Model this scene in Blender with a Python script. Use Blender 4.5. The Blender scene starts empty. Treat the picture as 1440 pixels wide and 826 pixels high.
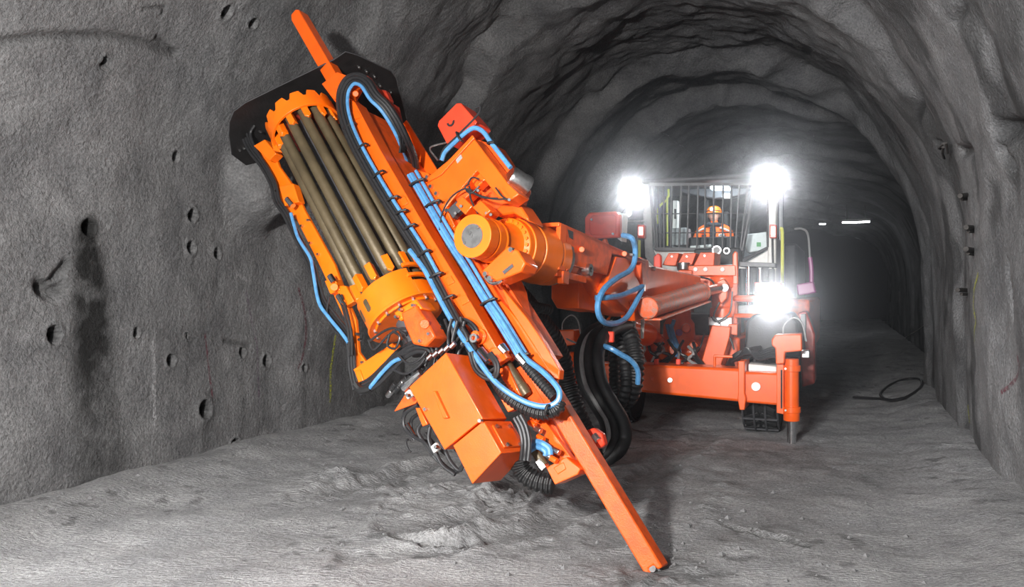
import bpy, bmesh, math, random
import numpy as np
from mathutils import Vector as V3, Matrix
random.seed(7)
rng = np.random.default_rng(11)
SC = bpy.context.scene
COL = SC.collection
PI = math.pi

# ------------------------------------------------------------------ camera
FPX = 1120.0                                   # focal length in pixels of the 1440 wide frame
CAMZ = 1.5
cam_d = bpy.data.cameras.new('camera'); cam_d.sensor_width = 36; cam_d.lens = FPX / 1440 * 36
cam_d.clip_end = 300; cam_d.clip_start = .05
cam = bpy.data.objects.new('camera', cam_d); COL.objects.link(cam)
cam.location = (0, 0, CAMZ); cam.rotation_euler = (PI / 2, 0, 0)
SC.camera = cam

# ------------------------------------------------------------------ world, exposure
w = bpy.data.worlds.new('world'); SC.world = w; w.use_nodes = True
w.node_tree.nodes['Background'].inputs[0].default_value = (.50, .55, .62, 1)
w.node_tree.nodes['Background'].inputs[1].default_value = .05
# thin dust hanging in the air of the whole drift: it makes the work lamps glow
_h = w.node_tree.nodes.new('ShaderNodeVolumeScatter'); _h.inputs['Density'].default_value = .0016; _h.inputs['Anisotropy'].default_value = .972
_h.inputs['Color'].default_value = (.93, .95, 1, 1); w.node_tree.links.new(_h.outputs[0], w.node_tree.nodes['World Output'].inputs['Volume'])
SC.view_settings.view_transform = 'Standard'; SC.view_settings.look = 'None'
SC.view_settings.gamma = 1; SC.view_settings.exposure = 0.0; SC.view_settings.use_curve_mapping = False
SC.cycles.use_denoising = True
SC.cycles.max_bounces = 6; SC.cycles.volume_bounces = 0
SC.cycles.sample_clamp_indirect = 4

# ------------------------------------------------------------------ the photographer's lights, plus added fill spots
def lamp(kind, name, loc, aim, watts, size=.5, color=(1, 1, 1), spot=60, blend=.5, sizey=None):
    d = bpy.data.lights.new(name, kind); d.energy = watts; d.color = color
    if kind == 'AREA':
        d.size = size
        if sizey: d.shape = 'RECTANGLE'; d.size_y = sizey
    else: d.shadow_soft_size = size
    if kind == 'SPOT': d.spot_size = math.radians(spot); d.spot_blend = blend
    o = bpy.data.objects.new(name, d); COL.objects.link(o); o.location = loc
    o.rotation_euler = (V3(aim) - V3(loc)).to_track_quat('-Z', 'Y').to_euler()
    return o
lamp('SPOT', 'key_flash', (-1.9, -.6, 2.5), (-.3, 5.5, 1.5), 2900, .16, (1, .97, .93), 95, .6)
lamp('AREA', 'fill_flash', (.3, -2.6, 3.0), (1.5, 8, 1.6), 150, 1.6, (.93, .96, 1))
lamp('SPOT', 'boom_flash', (1.6, .1, 2.3), (1.9, 8.3, 1.5), 620, .25, (1, .97, .93), 31, .6)
lamp('SPOT', 'floor_fill', (-3.3, 1.6, 1.5), (-.2, 5.2, -.2), 620, .3, (1, 1, 1), 80, .8)  # added spot, only there to brighten the floor
lamp('SPOT', 'right_wall_fill', (-1.6, -1.2, 3.2), (4.9, 9.5, 2.4), 2300, .35, (.96, .98, 1), 44, .8)  # added spot that lifts the right wall, stands for no known source
lamp('AREA', 'wall_flash', (-1.2, 1.0, 3.4), (-4.6, 7, 1.8), 40, .6, (1, 1, 1))

# ------------------------------------------------------------------ helpers
def obj_tag(o, label=None, cat=None, group=None, kind=None):
    if label: o['label'] = label
    if cat: o['category'] = cat
    if group: o['group'] = group
    if kind: o['kind'] = kind
    return o
WL = {}                                        # world location of every object that is a parent
def link(o, parent, wloc):
    COL.objects.link(o)
    if parent is not None:
        o.parent = parent; o.location = V3(wloc) - WL[parent.name]
    else: o.location = wloc
    WL[o.name] = V3(wloc)
    return o
def empty(name, loc, label, cat, group=None):
    o = bpy.data.objects.new(name, None); o.empty_display_size = .1
    link(o, None, loc); return obj_tag(o, label, cat, group)

class Frame:
    def __init__(s, O, X, Y, Z): s.O, s.X, s.Y, s.Z = V3(O), V3(X), V3(Y), V3(Z)
    def p(s, x, y, z=0): return s.O + s.X * x + s.Y * y + s.Z * z
    def px(s, px, py, z=0):                    # where the sight line through a pixel meets the plane at height z
        C = V3((0, 0, CAMZ)); D = V3(((px - 720) / FPX, 1, -(py - 413) / FPX))
        t = (z - (C - s.O).dot(s.Z)) / D.dot(s.Z)
        q = C + D * t - s.O
        return (q.dot(s.X), q.dot(s.Y))
    def at(s, px, py, z=0): a = s.px(px, py, z); return s.p(a[0], a[1], z)
    def loc(s, q): q = V3(q) - s.O; return (q.dot(s.X), q.dot(s.Y), q.dot(s.Z))
WORLD = Frame((0, 0, 0), (1, 0, 0), (0, 1, 0), (0, 0, 1))
def P(px, py, d): return V3(((px - 720) / FPX * d, d, CAMZ - (py - 413) / FPX * d))
def PP(pts): return [P(*q) for q in pts]

def smooth_path(pts, n=6):                     # Catmull-Rom
    pts = [V3(p) for p in pts]
    if len(pts) < 3: return pts
    out = []
    for i in range(len(pts) - 1):
        a = pts[i - 1] if i else pts[0] * 2 - pts[1]
        b, c = pts[i], pts[i + 1]
        d = pts[i + 2] if i + 2 < len(pts) else pts[-1] * 2 - pts[-2]
        for k in range(n):
            t = k / n
            out.append(.5 * ((2 * b) + (c - a) * t + (2 * a - 5 * b + 4 * c - d) * t * t + (3 * b - a - 3 * c + d) * t ** 3))
    out.append(pts[-1]); return out

class MB:
    def __init__(s): s.v, s.f = [], []
    def add(s, vs, fs):
        n = len(s.v); s.v += [V3(q) for q in vs]; s.f += [tuple(i + n for i in f) for f in fs]; return s
    def box(s, F, c, size):
        x, y, z = (k / 2 for k in size); vs = []
        for dz in (-z, z):
            for dx, dy in ((-x, -y), (x, -y), (x, y), (-x, y)): vs.append(F.p(c[0] + dx, c[1] + dy, c[2] + dz))
        return s.add(vs, [(3, 2, 1, 0), (4, 5, 6, 7), (0, 1, 5, 4), (1, 2, 6, 5), (2, 3, 7, 6), (3, 0, 4, 7)])
    def prism(s, F, pts, z0, z1, pts1=None):
        n = len(pts); pts1 = pts1 or pts
        vs = [F.p(x, y, z0) for x, y in pts] + [F.p(x, y, z1) for x, y in pts1]
        fs = [tuple(range(n - 1, -1, -1)), tuple(range(n, 2 * n))] + [(i, (i + 1) % n, n + (i + 1) % n, n + i) for i in range(n)]
        return s.add(vs, fs)
    def pxprism(s, F, pix, z0, z1):            # outline given where the photograph shows its front (z1) face
        return s.prism(F, [F.px(a, b, z1) for a, b in pix], z0, z1)
    def frames(s, pts):
        T = []
        for i in range(len(pts)):
            a = pts[max(i - 1, 0)]; b = pts[min(i + 1, len(pts) - 1)]
            t = (b - a); T.append(t.normalized() if t.length > 1e-9 else V3((0, 0, 1)))
        n = T[0].orthogonal().normalized(); out = []
        for t in T:
            n = (n - t * n.dot(t)); n = n.normalized() if n.length > 1e-6 else t.orthogonal().normalized()
            out.append((n.copy(), t.cross(n)))
        return out
    def tube(s, pts, r, n=8, closed=False):
        pts = [V3(p) for p in pts]; m = len(pts)
        rr = r if hasattr(r, '__len__') else [r] * m
        fr = s.frames(pts); vs = []; fs = []
        for p, (a, b), q in zip(pts, fr, rr):
            for k in range(n):
                th = 2 * PI * k / n; vs.append(p + a * (q * math.cos(th)) + b * (q * math.sin(th)))
        for i in range(m - 1):
            for k in range(n):
                k2 = (k + 1) % n; fs.append((i * n + k, i * n + k2, (i + 1) * n + k2, (i + 1) * n + k))
        fs += [tuple(range(n - 1, -1, -1)), tuple(range((m - 1) * n, m * n))]
        return s.add(vs, fs)
    def hose(s, pts, r, n=8, k=6): return s.tube(smooth_path(pts, k), r, n)
    def corrugated(s, pts, r, pitch=.02, n=10):
        q = smooth_path(pts, 8); L = [0]
        for a, b in zip(q, q[1:]): L.append(L[-1] + (b - a).length)
        m = max(8, int(L[-1] / pitch * 4)); out = []; rr = []; j = 0
        for i in range(m + 1):
            d = L[-1] * i / m
            while j < len(L) - 2 and L[j + 1] < d: j += 1
            t = (d - L[j]) / max(L[j + 1] - L[j], 1e-9); out.append(q[j].lerp(q[j + 1], min(t, 1)))
            rr.append(r * (1.0 if i % 4 < 2 else .84))
        return s.tube(out, rr, n)
    def cyl(s, p0, p1, r0, r1=None, n=24): return s.tube([V3(p0), V3(p1)], [r0, r0 if r1 is None else r1], n)
    def lathe(s, p0, axis, prof, n=32):        # closed profile of (along, radius)
        p0 = V3(p0); ax = V3(axis).normalized(); a = ax.orthogonal().normalized(); b = ax.cross(a)
        vs = []; fs = []; m = len(prof)
        for t, r in prof:
            for k in range(n):
                th = 2 * PI * k / n; vs.append(p0 + ax * t + a * (r * math.cos(th)) + b * (r * math.sin(th)))
        for i in range(m - 1):
            for k in range(n):
                k2 = (k + 1) % n; fs.append((i * n + k, i * n + k2, (i + 1) * n + k2, (i + 1) * n + k))
        fs += [tuple(range(n - 1, -1, -1)), tuple(range((m - 1) * n, m * n))]
        return s.add(vs, fs)
    def ringsolid(s, p0, axis, t0, t1, ri, ro, n=40, a0=0, a1=2 * PI, ref=None, notch=None):
        # pipe wall between two radii, whole or an arc
        p0 = V3(p0); ax = V3(axis).normalized(); a = V3(ref) if ref is not None else ax.orthogonal()
        a = (a - ax * a.dot(ax)).normalized(); b = a.cross(ax)
        full = abs(a1 - a0 - 2 * PI) < 1e-6; m = n if full else n + 1; vs = []; fs = []
        for k in range(m):
            th = a0 + (a1 - a0) * k / n; e = a * math.cos(th) + b * math.sin(th)
            tt = t1 - (notch[1] if notch and notch[0](k) else 0)
            vs += [p0 + ax * t0 + e * ri, p0 + ax * t0 + e * ro, p0 + ax * tt + e * ro, p0 + ax * tt + e * ri]
        for k in range(n):
            i = 4 * k; j = 4 * ((k + 1) % m)
            for q in range(4): fs.append((i + q, i + (q + 1) % 4, j + (q + 1) % 4, j + q))
        if not full: fs += [(3, 2, 1, 0), (4 * n, 4 * n + 1, 4 * n + 2, 4 * n + 3)]
        return s.add(vs, fs)
    def sphere(s, c, r, sx=(1, 1, 1), n=12, m=8, F=WORLD):
        vs = []; fs = []; c = V3(c)
        for i in range(m + 1):
            ph = PI * i / m
            for k in range(n):
                th = 2 * PI * k / n
                vs.append(c + F.X * (r * sx[0] * math.sin(ph) * math.cos(th)) + F.Y * (r * sx[1] * math.sin(ph) * math.sin(th)) + F.Z * (r * sx[2] * math.cos(ph)))
        for i in range(m):
            for k in range(n):
                k2 = (k + 1) % n; fs.append((i * n + k, (i + 1) * n + k, (i + 1) * n + k2, i * n + k2))
        return s.add(vs, fs)
    def build(s, name, mat, parent=None, bevel=0, label=None, cat=None, group=None, kind=None, smooth=True, loc=None, sharp=.6):
        me = bpy.data.meshes.new(name)
        lo = V3([min(q[i] for q in s.v) for i in range(3)]); hi = V3([max(q[i] for q in s.v) for i in range(3)])
        c = V3(loc) if loc is not None else ((lo + hi) / 2 if parent else V3(((lo.x + hi.x) / 2, (lo.y + hi.y) / 2, lo.z)))
        bm = bmesh.new(); vv = [bm.verts.new(q - c) for q in s.v]
        for f in s.f:
            try: bm.faces.new([vv[i] for i in f])
            except ValueError: pass
        bmesh.ops.remove_doubles(bm, verts=bm.verts, dist=1e-5)
        bmesh.ops.recalc_face_normals(bm, faces=bm.faces)
        bm.to_mesh(me); bm.free(); me.materials.append(mat)
        if smooth:
            me.polygons.foreach_set('use_smooth', [True] * len(me.polygons)); me.set_sharp_from_angle(angle=sharp)
        o = bpy.data.objects.new(name, me); link(o, parent, c); obj_tag(o, label, cat, group, kind)
        if bevel:
            md = o.modifiers.new('bevel', 'BEVEL'); md.width = bevel; md.segments = 2; md.limit_method = 'ANGLE'; md.angle_limit = .7
        return o

# ------------------------------------------------------------------ materials
def mat(name, col, rough=.5, metal=0, noise=0, nscale=30, bump=0, bscale=80, emit=0, col2=None, trans=0, coat=0, dirt=0):
    m = bpy.data.materials.new(name); m.use_nodes = True; nt = m.node_tree; b = nt.nodes['Principled BSDF']
    b.inputs['Base Color'].default_value = (*col, 1); b.inputs['Roughness'].default_value = rough; b.inputs['Metallic'].default_value = metal
    tc = nt.nodes.new('ShaderNodeTexCoord')
    if noise or col2:
        n = nt.nodes.new('ShaderNodeTexNoise'); n.inputs['Scale'].default_value = nscale; n.inputs['Detail'].default_value = 5
        nt.links.new(tc.outputs['Object'], n.inputs['Vector'])
        r = nt.nodes.new('ShaderNodeValToRGB'); c2 = col2 or tuple(k * (1 - noise) for k in col)
        r.color_ramp.elements[0].color = (*c2, 1); r.color_ramp.elements[1].color = (*col, 1)
        r.color_ramp.elements[0].position = .38; r.color_ramp.elements[1].position = .56
        nt.links.new(n.outputs['Fac'], r.inputs['Fac']); nt.links.new(r.outputs['Color'], b.inputs['Base Color'])
    if bump:
        n = nt.nodes.new('ShaderNodeTexNoise'); n.inputs['Scale'].default_value = bscale; n.inputs['Detail'].default_value = 4
        nt.links.new(tc.outputs['Object'], n.inputs['Vector'])
        bp = nt.nodes.new('ShaderNodeBump'); bp.inputs['Strength'].default_value = bump; bp.inputs['Distance'].default_value = .01
        nt.links.new(n.outputs['Fac'], bp.inputs['Height']); nt.links.new(bp.outputs['Normal'], b.inputs['Normal'])
    if emit: b.inputs['Emission Color'].default_value = (*col, 1); b.inputs['Emission Strength'].default_value = emit
    if trans: b.inputs['Transmission Weight'].default_value = trans; b.inputs['IOR'].default_value = 1.0 if trans > .95 else 1.3
    if coat: b.inputs['Coat Weight'].default_value = coat; b.inputs['Coat Roughness'].default_value = .12
    return m
M_OR = mat('orange_paint', (.86, .108, .005), .34, 0, .10, 9, .12, 160, coat=.25)
M_ORD = mat('dusty_orange_paint', (.78, .092, .006), .42, 0, .25, 14, .2, 120)
M_WORN = mat('worn_orange_paint', (.66, .10, .025), .55, 0, col2=(.36, .15, .10), nscale=26, bump=.4)
M_RED = mat('red_paint', (.78, .055, .022), .35, 0, .12, 10, coat=.2)
M_YOR = mat('amber_orange_paint', (.90, .158, .003), .36, 0, .08, 9, .1, 160, coat=.25)
M_BLK = mat('black_rubber', (.016, .016, .017), .48, 0, .3, 30, .3, 200)
M_HOSE = mat('black_hose', (.022, .022, .024), .38, 0, .2, 40)
M_BLUE = mat('blue_hose', (.085, .26, .50), .36, 0, .22, 26)
M_STEEL = mat('bright_steel', (.62, .62, .62), .28, 1, .2, 40)
M_CHROME = mat('chrome', (.75, .75, .76), .12, 1)
M_ROD = mat('olive_drill_steel', (.115, .088, .050), .42, .3, col2=(.088, .067, .038), nscale=7, bump=.15, bscale=60)
M_PLATE = mat('black_plate', (.012, .0115, .012), .5, 0, .3, 12, .2, 60)
M_CAP = mat('cap_grey', (.14, .14, .14), .35, .2, .3, 30)
M_GREY = mat('grey_paint', (.30, .30, .30), .5, 0, .15, 20)
M_DGREY = mat('dark_grey_paint', (.06, .06, .065), .45, 0, .2, 20)
M_WHITE = mat('white_paint', (.78, .76, .72), .45, 0, .08, 20)
M_YEL = mat('yellow_green_paint', (.78, .80, .16), .4)
M_PUR = mat('magenta_paint', (.26, .03, .17), .4)
M_GUARD = mat('dark_red_guard', (.36, .03, .014), .3, 0, .3, 20, coat=.3)
# ------------------------------------------------------------------ noise on arrays
_perm = rng.permutation(256).astype(np.int64); _perm = np.concatenate([_perm, _perm, _perm])
_grad = rng.normal(size=(256, 3)); _grad /= np.linalg.norm(_grad, axis=1)[:, None]
def noise3(p):
    pi = np.floor(p).astype(np.int64); pf = p - pi; u = pf * pf * pf * (pf * (pf * 6 - 15) + 10); pi &= 255
    out = 0
    for dx in (0, 1):
        for dy in (0, 1):
            for dz in (0, 1):
                h = _perm[_perm[_perm[pi[..., 0] + dx] + pi[..., 1] + dy] + pi[..., 2] + dz] & 255
                d = (_grad[h] * (pf - np.array([dx, dy, dz]))).sum(-1)
                wx = u[..., 0] if dx else 1 - u[..., 0]; wy = u[..., 1] if dy else 1 - u[..., 1]; wz = u[..., 2] if dz else 1 - u[..., 2]
                out = out + d * wx * wy * wz
    return out
def fbm(p, f, octs=4, gain=.5):
    t = 0; a = 1
    for k in range(octs): t = t + a * noise3(p * f + 17.3 * k); f *= 2.03; a *= gain
    return t
def ridge(p, f, octs=4):
    t = 0; a = 1
    for k in range(octs): t = t + a * (1 - 2.2 * np.abs(noise3(p * f + 9.1 * k))); f *= 2.1; a *= .5
    return t
def sstep(a, b, x): t = np.clip((x - a) / (b - a), 0, 1); return t * t * (3 - 2 * t)

# ------------------------------------------------------------------ tunnel: an arched drift, axis TA, across NA
YAW = math.radians(22.8)
TA = np.array([math.sin(YAW), math.cos(YAW), 0]); NA = np.array([math.cos(YAW), -math.sin(YAW), 0])
L0, L1, HS, HA = -5.2, 1.06, 1.9, 3.1
LC, LW = (L0 + L1) / 2, (L1 - L0) / 2
LARC = PI * (LW + HA) / 2
ATOT = HS * 2 + LARC
def profile(a):
    th = np.clip((a - HS) / LARC, 0, 1) * PI
    l = LC - LW * np.cos(th); h = HS + HA * np.sin(th)
    h = np.where(a < HS, a, np.where(a > HS + LARC, HS - (a - HS - LARC), h))
    return l, h, -np.cos(th), np.sin(th)
def hit(px, py):                               # sight line meets the plain tunnel: (s along, a around)
    r = np.array([(px - 720) / FPX, 1, -(py - 413) / FPX])
    def inside(d):
        q = r * d; l = q @ NA; h = CAMZ + r[2] * d
        if h < HS: return L0 < l < L1
        return ((l - LC) / LW) ** 2 + ((h - HS) / HA) ** 2 < 1
    d = 2.0
    while inside(d) and d < 60: d += .1
    lo, hi = d - .1, d
    for _ in range(30):
        m = (lo + hi) / 2
        if inside(m): lo = m
        else: hi = m
    q = r * lo; l = q @ NA; h = CAMZ + r[2] * lo; s = q @ TA
    if h < HS: a = h if l < LC else HS + LARC + (HS - h)
    else: a = HS + LARC * math.atan2((h - HS) / HA, -(l - LC) / LW) / PI
    return s, a
# ring ledges left by each blasted round
RINGS = [2.6, 6.9, 9.4, 13.6, 16.2, 21.0, 23.4, 28.4, 31.0, 35.6, 39, 43.5, 47]
RAMP = [.8, .9, .8, 1.15, .7, 1.0, .55, 1.0, .6, 1.0, .6, .8]
HOLES = [(124, 320, .055), (276, 303, .05), (275, 348, .048), (314, 356, .044), (77, 471, .058), (253, 221, .04), (322, 20, .05), (360, 36, .042),
         (195, 468, .036), (248, 507, .046), (352, 496, .04), (385, 508, .05), (296, 576, .075), (340, 628, .06), (429, 518, .035), (272, 472, .022), (148, 86, .03)]
HOLES_SA = [(*hit(a, b), r) for a, b, r in HOLES]
RHOLES = [(1376, 319), (1377, 351), (1363, 274)]
def poly_dist(S, A, pts):                      # distance in the unrolled wall to a polyline, and how far along it
    best = np.full(S.shape, 1e9); tb = np.zeros(S.shape); n = len(pts) - 1
    for i in range(n):
        x0, y0 = pts[i]; x1, y1 = pts[i + 1]; dx, dy = x1 - x0, y1 - y0
        t = np.clip(((S - x0) * dx + (A - y0) * dy) / (dx * dx + dy * dy + 1e-12), 0, 1)
        d = np.hypot(S - x0 - t * dx, A - y0 - t * dy); m = d < best
        best = np.where(m, d, best); tb = np.where(m, (i + t) / n, tb)
    return best, tb
def hp(pts): return [hit(*q) for q in pts]
def shell(S, A, fine=True):
    """displaced points (n,3), and the tint of the rock"""
    l, h, nl, nh = profile(A)
    base = S[..., None] * TA + l[..., None] * NA; base[..., 2] = h
    nrm = nl[..., None] * NA; nrm = nrm + np.zeros_like(base); nrm[..., 2] = nh
    right = sstep(HS + LARC * .62, HS + LARC * .85, A)
    left = 1 - sstep(HS + LARC * .15, HS + LARC * .45, A)
    arch = np.clip(1 - right - left, 0, 1)
    sw = S + 1.5 * fbm(base, .30, 2) * (1 - .6 * left) + .4 * fbm(base, 1.4, 2)
    saw = np.zeros_like(S)
    for a, b, ra in zip(RINGS, RINGS[1:], RAMP):
        t = (sw - a) / (b - a); saw = np.where((t >= 0) & (t < 1), ra * np.clip(t / .86, 0, 1) ** 1.3 * (1 - sstep(.86, 1, t)), saw)
    far = sstep(7, 11, S)
    D = saw * (.42 * arch + (.10 + .28 * far) * left + .10 * right)
    D = D + .16 * fbm(base, .42, 3) * (.55 + .6 * arch) + .05 * fbm(base, 1.7, 3) * (.5 + 1.1 * arch)
    rg = ridge(base, .9, 4)
    D = D + .07 * rg * arch * sstep(.2, 1.1, rg + .6 * noise3(base * .5))
    D = D + .010 * fbm(base, 7.0, 3)
    D = D + right * sstep(14.1, 14.7, S + .3 * noise3(base * 1.5)) * 1.0
    tint = 1 + .34 * fbm(base, .8, 4) * (.6 + .5 * right)
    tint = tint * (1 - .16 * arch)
    # right wall: smooth pale skirt with ragged dark patches
    pt = fbm(base * np.array([1, 1, .5]), 1.1, 4); tint = tint * (1 + .18 * right) * (1 - right * .55 * sstep(.10, .26, pt))
    # rock hump beside the drill feed, the hollow beneath it
    s0, a0 = hit(372, 255); d = np.hypot((S - s0) / .36, (A - a0) / .42); D = D - .34 * np.exp(-d ** 4) * (1 + .3 * fbm(base, 4, 2))
    s0, a0 = hit(345, 235); d = np.hypot((S - s0) / .5, (A - a0) / .2); D = D + .05 * np.exp(-d ** 2)
    if fine:
        for s0, a0, r in HOLES_SA:
            d = np.hypot((S - s0), (A - a0) / 1.15) / r * (1 + .18 * noise3(base * 14))
            D = D + .30 * (1 - sstep(.55, 1.0, d)) - .012 * np.exp(-((d - 1.25) / .25) ** 2)
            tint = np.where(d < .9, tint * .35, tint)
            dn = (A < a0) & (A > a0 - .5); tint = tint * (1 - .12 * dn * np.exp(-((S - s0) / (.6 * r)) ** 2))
        # ragged broken pocket and seams
        for pts, wd, dp in (([(60, 410), (78, 392), (95, 372)], .030, .05), ([(62, 402), (70, 412), (88, 405)], .05, .09),
                            ([(225, 55), (250, 75)], .02, .03), ([(205, 15), (235, 12), (232, 22)], .012, .02), ([(330, 480), (362, 486)], .02, .03),
                            ([(0, 60), (60, 52), (150, 50), (200, 58), (248, 78)], .03, .03), ([(150, 88), (145, 92)], .03, .05)):
            d, t = poly_dist(S, A, hp(pts)); d = d * (1 + .5 * noise3(base * 11)); D = D + dp * np.exp(-(d / wd) ** 2); tint = tint * (1 - .45 * np.exp(-(d / wd) ** 2))
        # water stain below the weeping hole; wet streaks; pale runs of lime
        d, t = poly_dist(S, A, hp([(124, 322), (127, 360), (133, 470), (140, 580), (150, 690)]))
        wd = .10 + .16 * t; k = np.exp(-(d / wd) ** 4) * (1 - .55 * sstep(.35, 1.0, t)) * np.clip(1 + 1.1 * fbm(base, 6, 3), 0, 1.2)
        tint = tint * (1 - .9 * np.clip(k, 0, 1))
        for pts, wd, amt in (([(222, 470), (223, 540), (222, 610)], .022, .35), ([(196, 475), (198, 520)], .07, .25), ([(300, 560), (296, 620)], .08, -.25),
                             ([(345, 500), (352, 600)], .06, -.3), ([(430, 525), (432, 600)], .05, -.4), ([(386, 515), (380, 600)], .05, -.25), ([(408, 500), (412, 530)], .02, .3),
                             ([(335, 10), (300, 90), (290, 150)], .16, .22), ([(25, 476), (55, 474)], .03, .4), ([(60, 520), (80, 560)], .12, .25), ([(343, 385), (360, 396)], .015, .6),
                             ([(330, 100), (338, 104)], .015, .8)):
            d, t = poly_dist(S, A, hp(pts)); tint = tint * (1 + amt * np.exp(-(d / wd) ** 2) * (.7 + .6 * noise3(base * 9)))
    for pts, wd, dp in (([(1310, 205), (1330, 215)], .03, .08), ([(1345, 215), (1368, 212)], .05, .10), ([(1400, 185), (1430, 200), (1440, 170)], .07, .16), ([(1402, 212), (1412, 236)], .04, .1),
                        ([(1282, 130), (1290, 170), (1300, 205)], .03, .06), ([(1410, 380), (1415, 440)], .05, .12), ([(1340, 25), (1336, 35)], .03, .05)):
        d, t = poly_dist(S, A, hp(pts)); d = d * (1 + .5 * noise3(base * 7)); k = np.exp(-(d / wd) ** 2) * (A > HS + LARC * .5); D = D + dp * k; tint = tint * (1 - .55 * k)
    for pts, wd, amt in (([(1395, 30), (1400, 110), (1420, 160)], .22, -.45), ([(1437, 20), (1430, 90)], .25, -.4), ([(1322, 350), (1325, 420), (1338, 480), (1372, 560)], .14, -.35), ([(1420, 300), (1430, 520)], .28, -.3), ([(1300, 330), (1318, 520), (1360, 640)], .16, .22)):
        d, t = poly_dist(S, A, hp(pts)); k = np.exp(-(d / wd) ** 4) * (A > HS + LARC * .5) * np.clip(1 + 1.2 * fbm(base, 3, 3), 0, 1.3); tint = tint * (1 + amt * np.clip(k, 0, 1))
    pts = base + nrm * D[..., None]
    pts[..., 2] = np.maximum(pts[..., 2], -.4)
    return pts, np.clip(tint, .03, 2)
def grid_mesh(name, P3, tint, material, flip=False):
    n, m = P3.shape[:2]; idx = np.arange(n * m).reshape(n, m)
    q = np.stack([idx[:-1, :-1], idx[1:, :-1], idx[1:, 1:], idx[:-1, 1:]], -1).reshape(-1, 4)
    if flip: q = q[:, ::-1]
    me = bpy.data.meshes.new(name); me.vertices.add(n * m); me.loops.add(q.size); me.polygons.add(len(q))
    me.vertices.foreach_set('co', P3.reshape(-1).astype(np.float32)); me.loops.foreach_set('vertex_index', q.reshape(-1).astype(np.int32))
    me.polygons.foreach_set('loop_start', np.arange(0, q.size, 4, dtype=np.int32))
    me.polygons.foreach_set('use_smooth', np.ones(len(q), dtype=bool))
    at = me.attributes.new('tint', 'FLOAT', 'POINT'); at.data.foreach_set('value', tint.reshape(-1).astype(np.float32))
    me.update(); me.validate(); me.materials.append(material)
    o = bpy.data.objects.new(name, me); COL.objects.link(o); o['kind'] = 'structure'; WL[name] = V3((0, 0, 0))
    return o
def rock_mat(name, c0, c1, grain, bump, rough=.85, stretch=None):
    m = bpy.data.materials.new(name); m.use_nodes = True; nt = m.node_tree; N = nt.nodes.new; LK = nt.links.new; b = nt.nodes['Principled BSDF']
    b.inputs['Roughness'].default_value = rough; b.inputs['Specular IOR Level'].default_value = .3
    tc = N('ShaderNodeTexCoord'); at = N('ShaderNodeAttribute'); at.attribute_name = 'tint'
    n1 = N('ShaderNodeTexNoise'); n1.inputs['Scale'].default_value = 2.2; n1.inputs['Detail'].default_value = 8; n1.inputs['Roughness'].default_value = .65
    LK(tc.outputs['Object'], n1.inputs['Vector'])
    r = N('ShaderNodeValToRGB'); r.color_ramp.elements[0].position = .3; r.color_ramp.elements[1].position = .7
    r.color_ramp.elements[0].color = (*c0, 1); r.color_ramp.elements[1].color = (*c1, 1); LK(n1.outputs['Fac'], r.inputs['Fac'])
    n3 = N('ShaderNodeTexNoise'); n3.inputs['Scale'].default_value = grain * 1.7; n3.inputs['Detail'].default_value = 3; LK(tc.outputs['Object'], n3.inputs['Vector'])
    r3 = N('ShaderNodeValToRGB'); r3.color_ramp.elements[0].position = .32; r3.color_ramp.elements[1].position = .68
    r3.color_ramp.elements[0].color = (.72, .72, .72, 1); r3.color_ramp.elements[1].color = (1.2, 1.2, 1.2, 1); LK(n3.outputs['Fac'], r3.inputs['Fac'])
    m1 = N('ShaderNodeMixRGB'); m1.blend_type = 'MULTIPLY'; m1.inputs[0].default_value = 1; LK(r.outputs['Color'], m1.inputs[1]); LK(r3.outputs['Color'], m1.inputs[2])
    m2 = N('ShaderNodeMixRGB'); m2.blend_type = 'MULTIPLY'; m2.inputs[0].default_value = 1; LK(m1.outputs['Color'], m2.inputs[1]); LK(at.outputs['Fac'], m2.inputs[2])
    LK(m2.outputs['Color'], b.inputs['Base Color'])
    n2 = N('ShaderNodeTexNoise'); n2.inputs['Scale'].default_value = grain; n2.inputs['Detail'].default_value = 6; n2.inputs['Roughness'].default_value = .62
    if stretch:
        mp = N('ShaderNodeMapping'); mp.inputs['Scale'].default_value = stretch; mp.inputs['Rotation'].default_value = (0, 0, .9); LK(tc.outputs['Object'], mp.inputs['Vector']); LK(mp.outputs['Vector'], n2.inputs['Vector'])
    else: LK(tc.outputs['Object'], n2.inputs['Vector'])
    n4 = N('ShaderNodeTexNoise'); n4.inputs['Scale'].default_value = grain * 3.6; n4.inputs['Detail'].default_value = 4; LK(tc.outputs['Object'], n4.inputs['Vector'])
    ad = N('ShaderNodeMath'); ad.operation = 'MULTIPLY_ADD'; ad.inputs[1].default_value = .30; LK(n4.outputs['Fac'], ad.inputs[0]); LK(n2.outputs['Fac'], ad.inputs[2])
    bp = N('ShaderNodeBump'); bp.inputs['Strength'].default_value = bump; bp.inputs['Distance'].default_value = .035
    LK(ad.outputs[0], bp.inputs['Height']); LK(bp.outputs['Normal'], b.inputs['Normal'])
    return m
M_ROCK = rock_mat('shotcrete', (.115, .116, .121), (.215, .215, .218), 30, .85)
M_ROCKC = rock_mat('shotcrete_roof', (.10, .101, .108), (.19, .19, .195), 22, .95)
M_FLOOR = rock_mat('dusty_dirt_floor', (.25, .252, .26), (.40, .40, .405), 30, .8, .9, (.7, 2.0, 1))
def spaced(*seg):
    out = []
    for a, b, st in seg: out += list(np.linspace(a, b, max(1, int(round((b - a) / st))), endpoint=False))
    return np.array(out + [seg[-1][1]])
A1, A2 = HS + LARC * .36, HS + LARC * .64
sl = spaced((-6, 3, .2), (3, 9.6, .0145), (9.6, 16, .05), (16, 48, .16)); al = spaced((-.3, A1, .0145))
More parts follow.
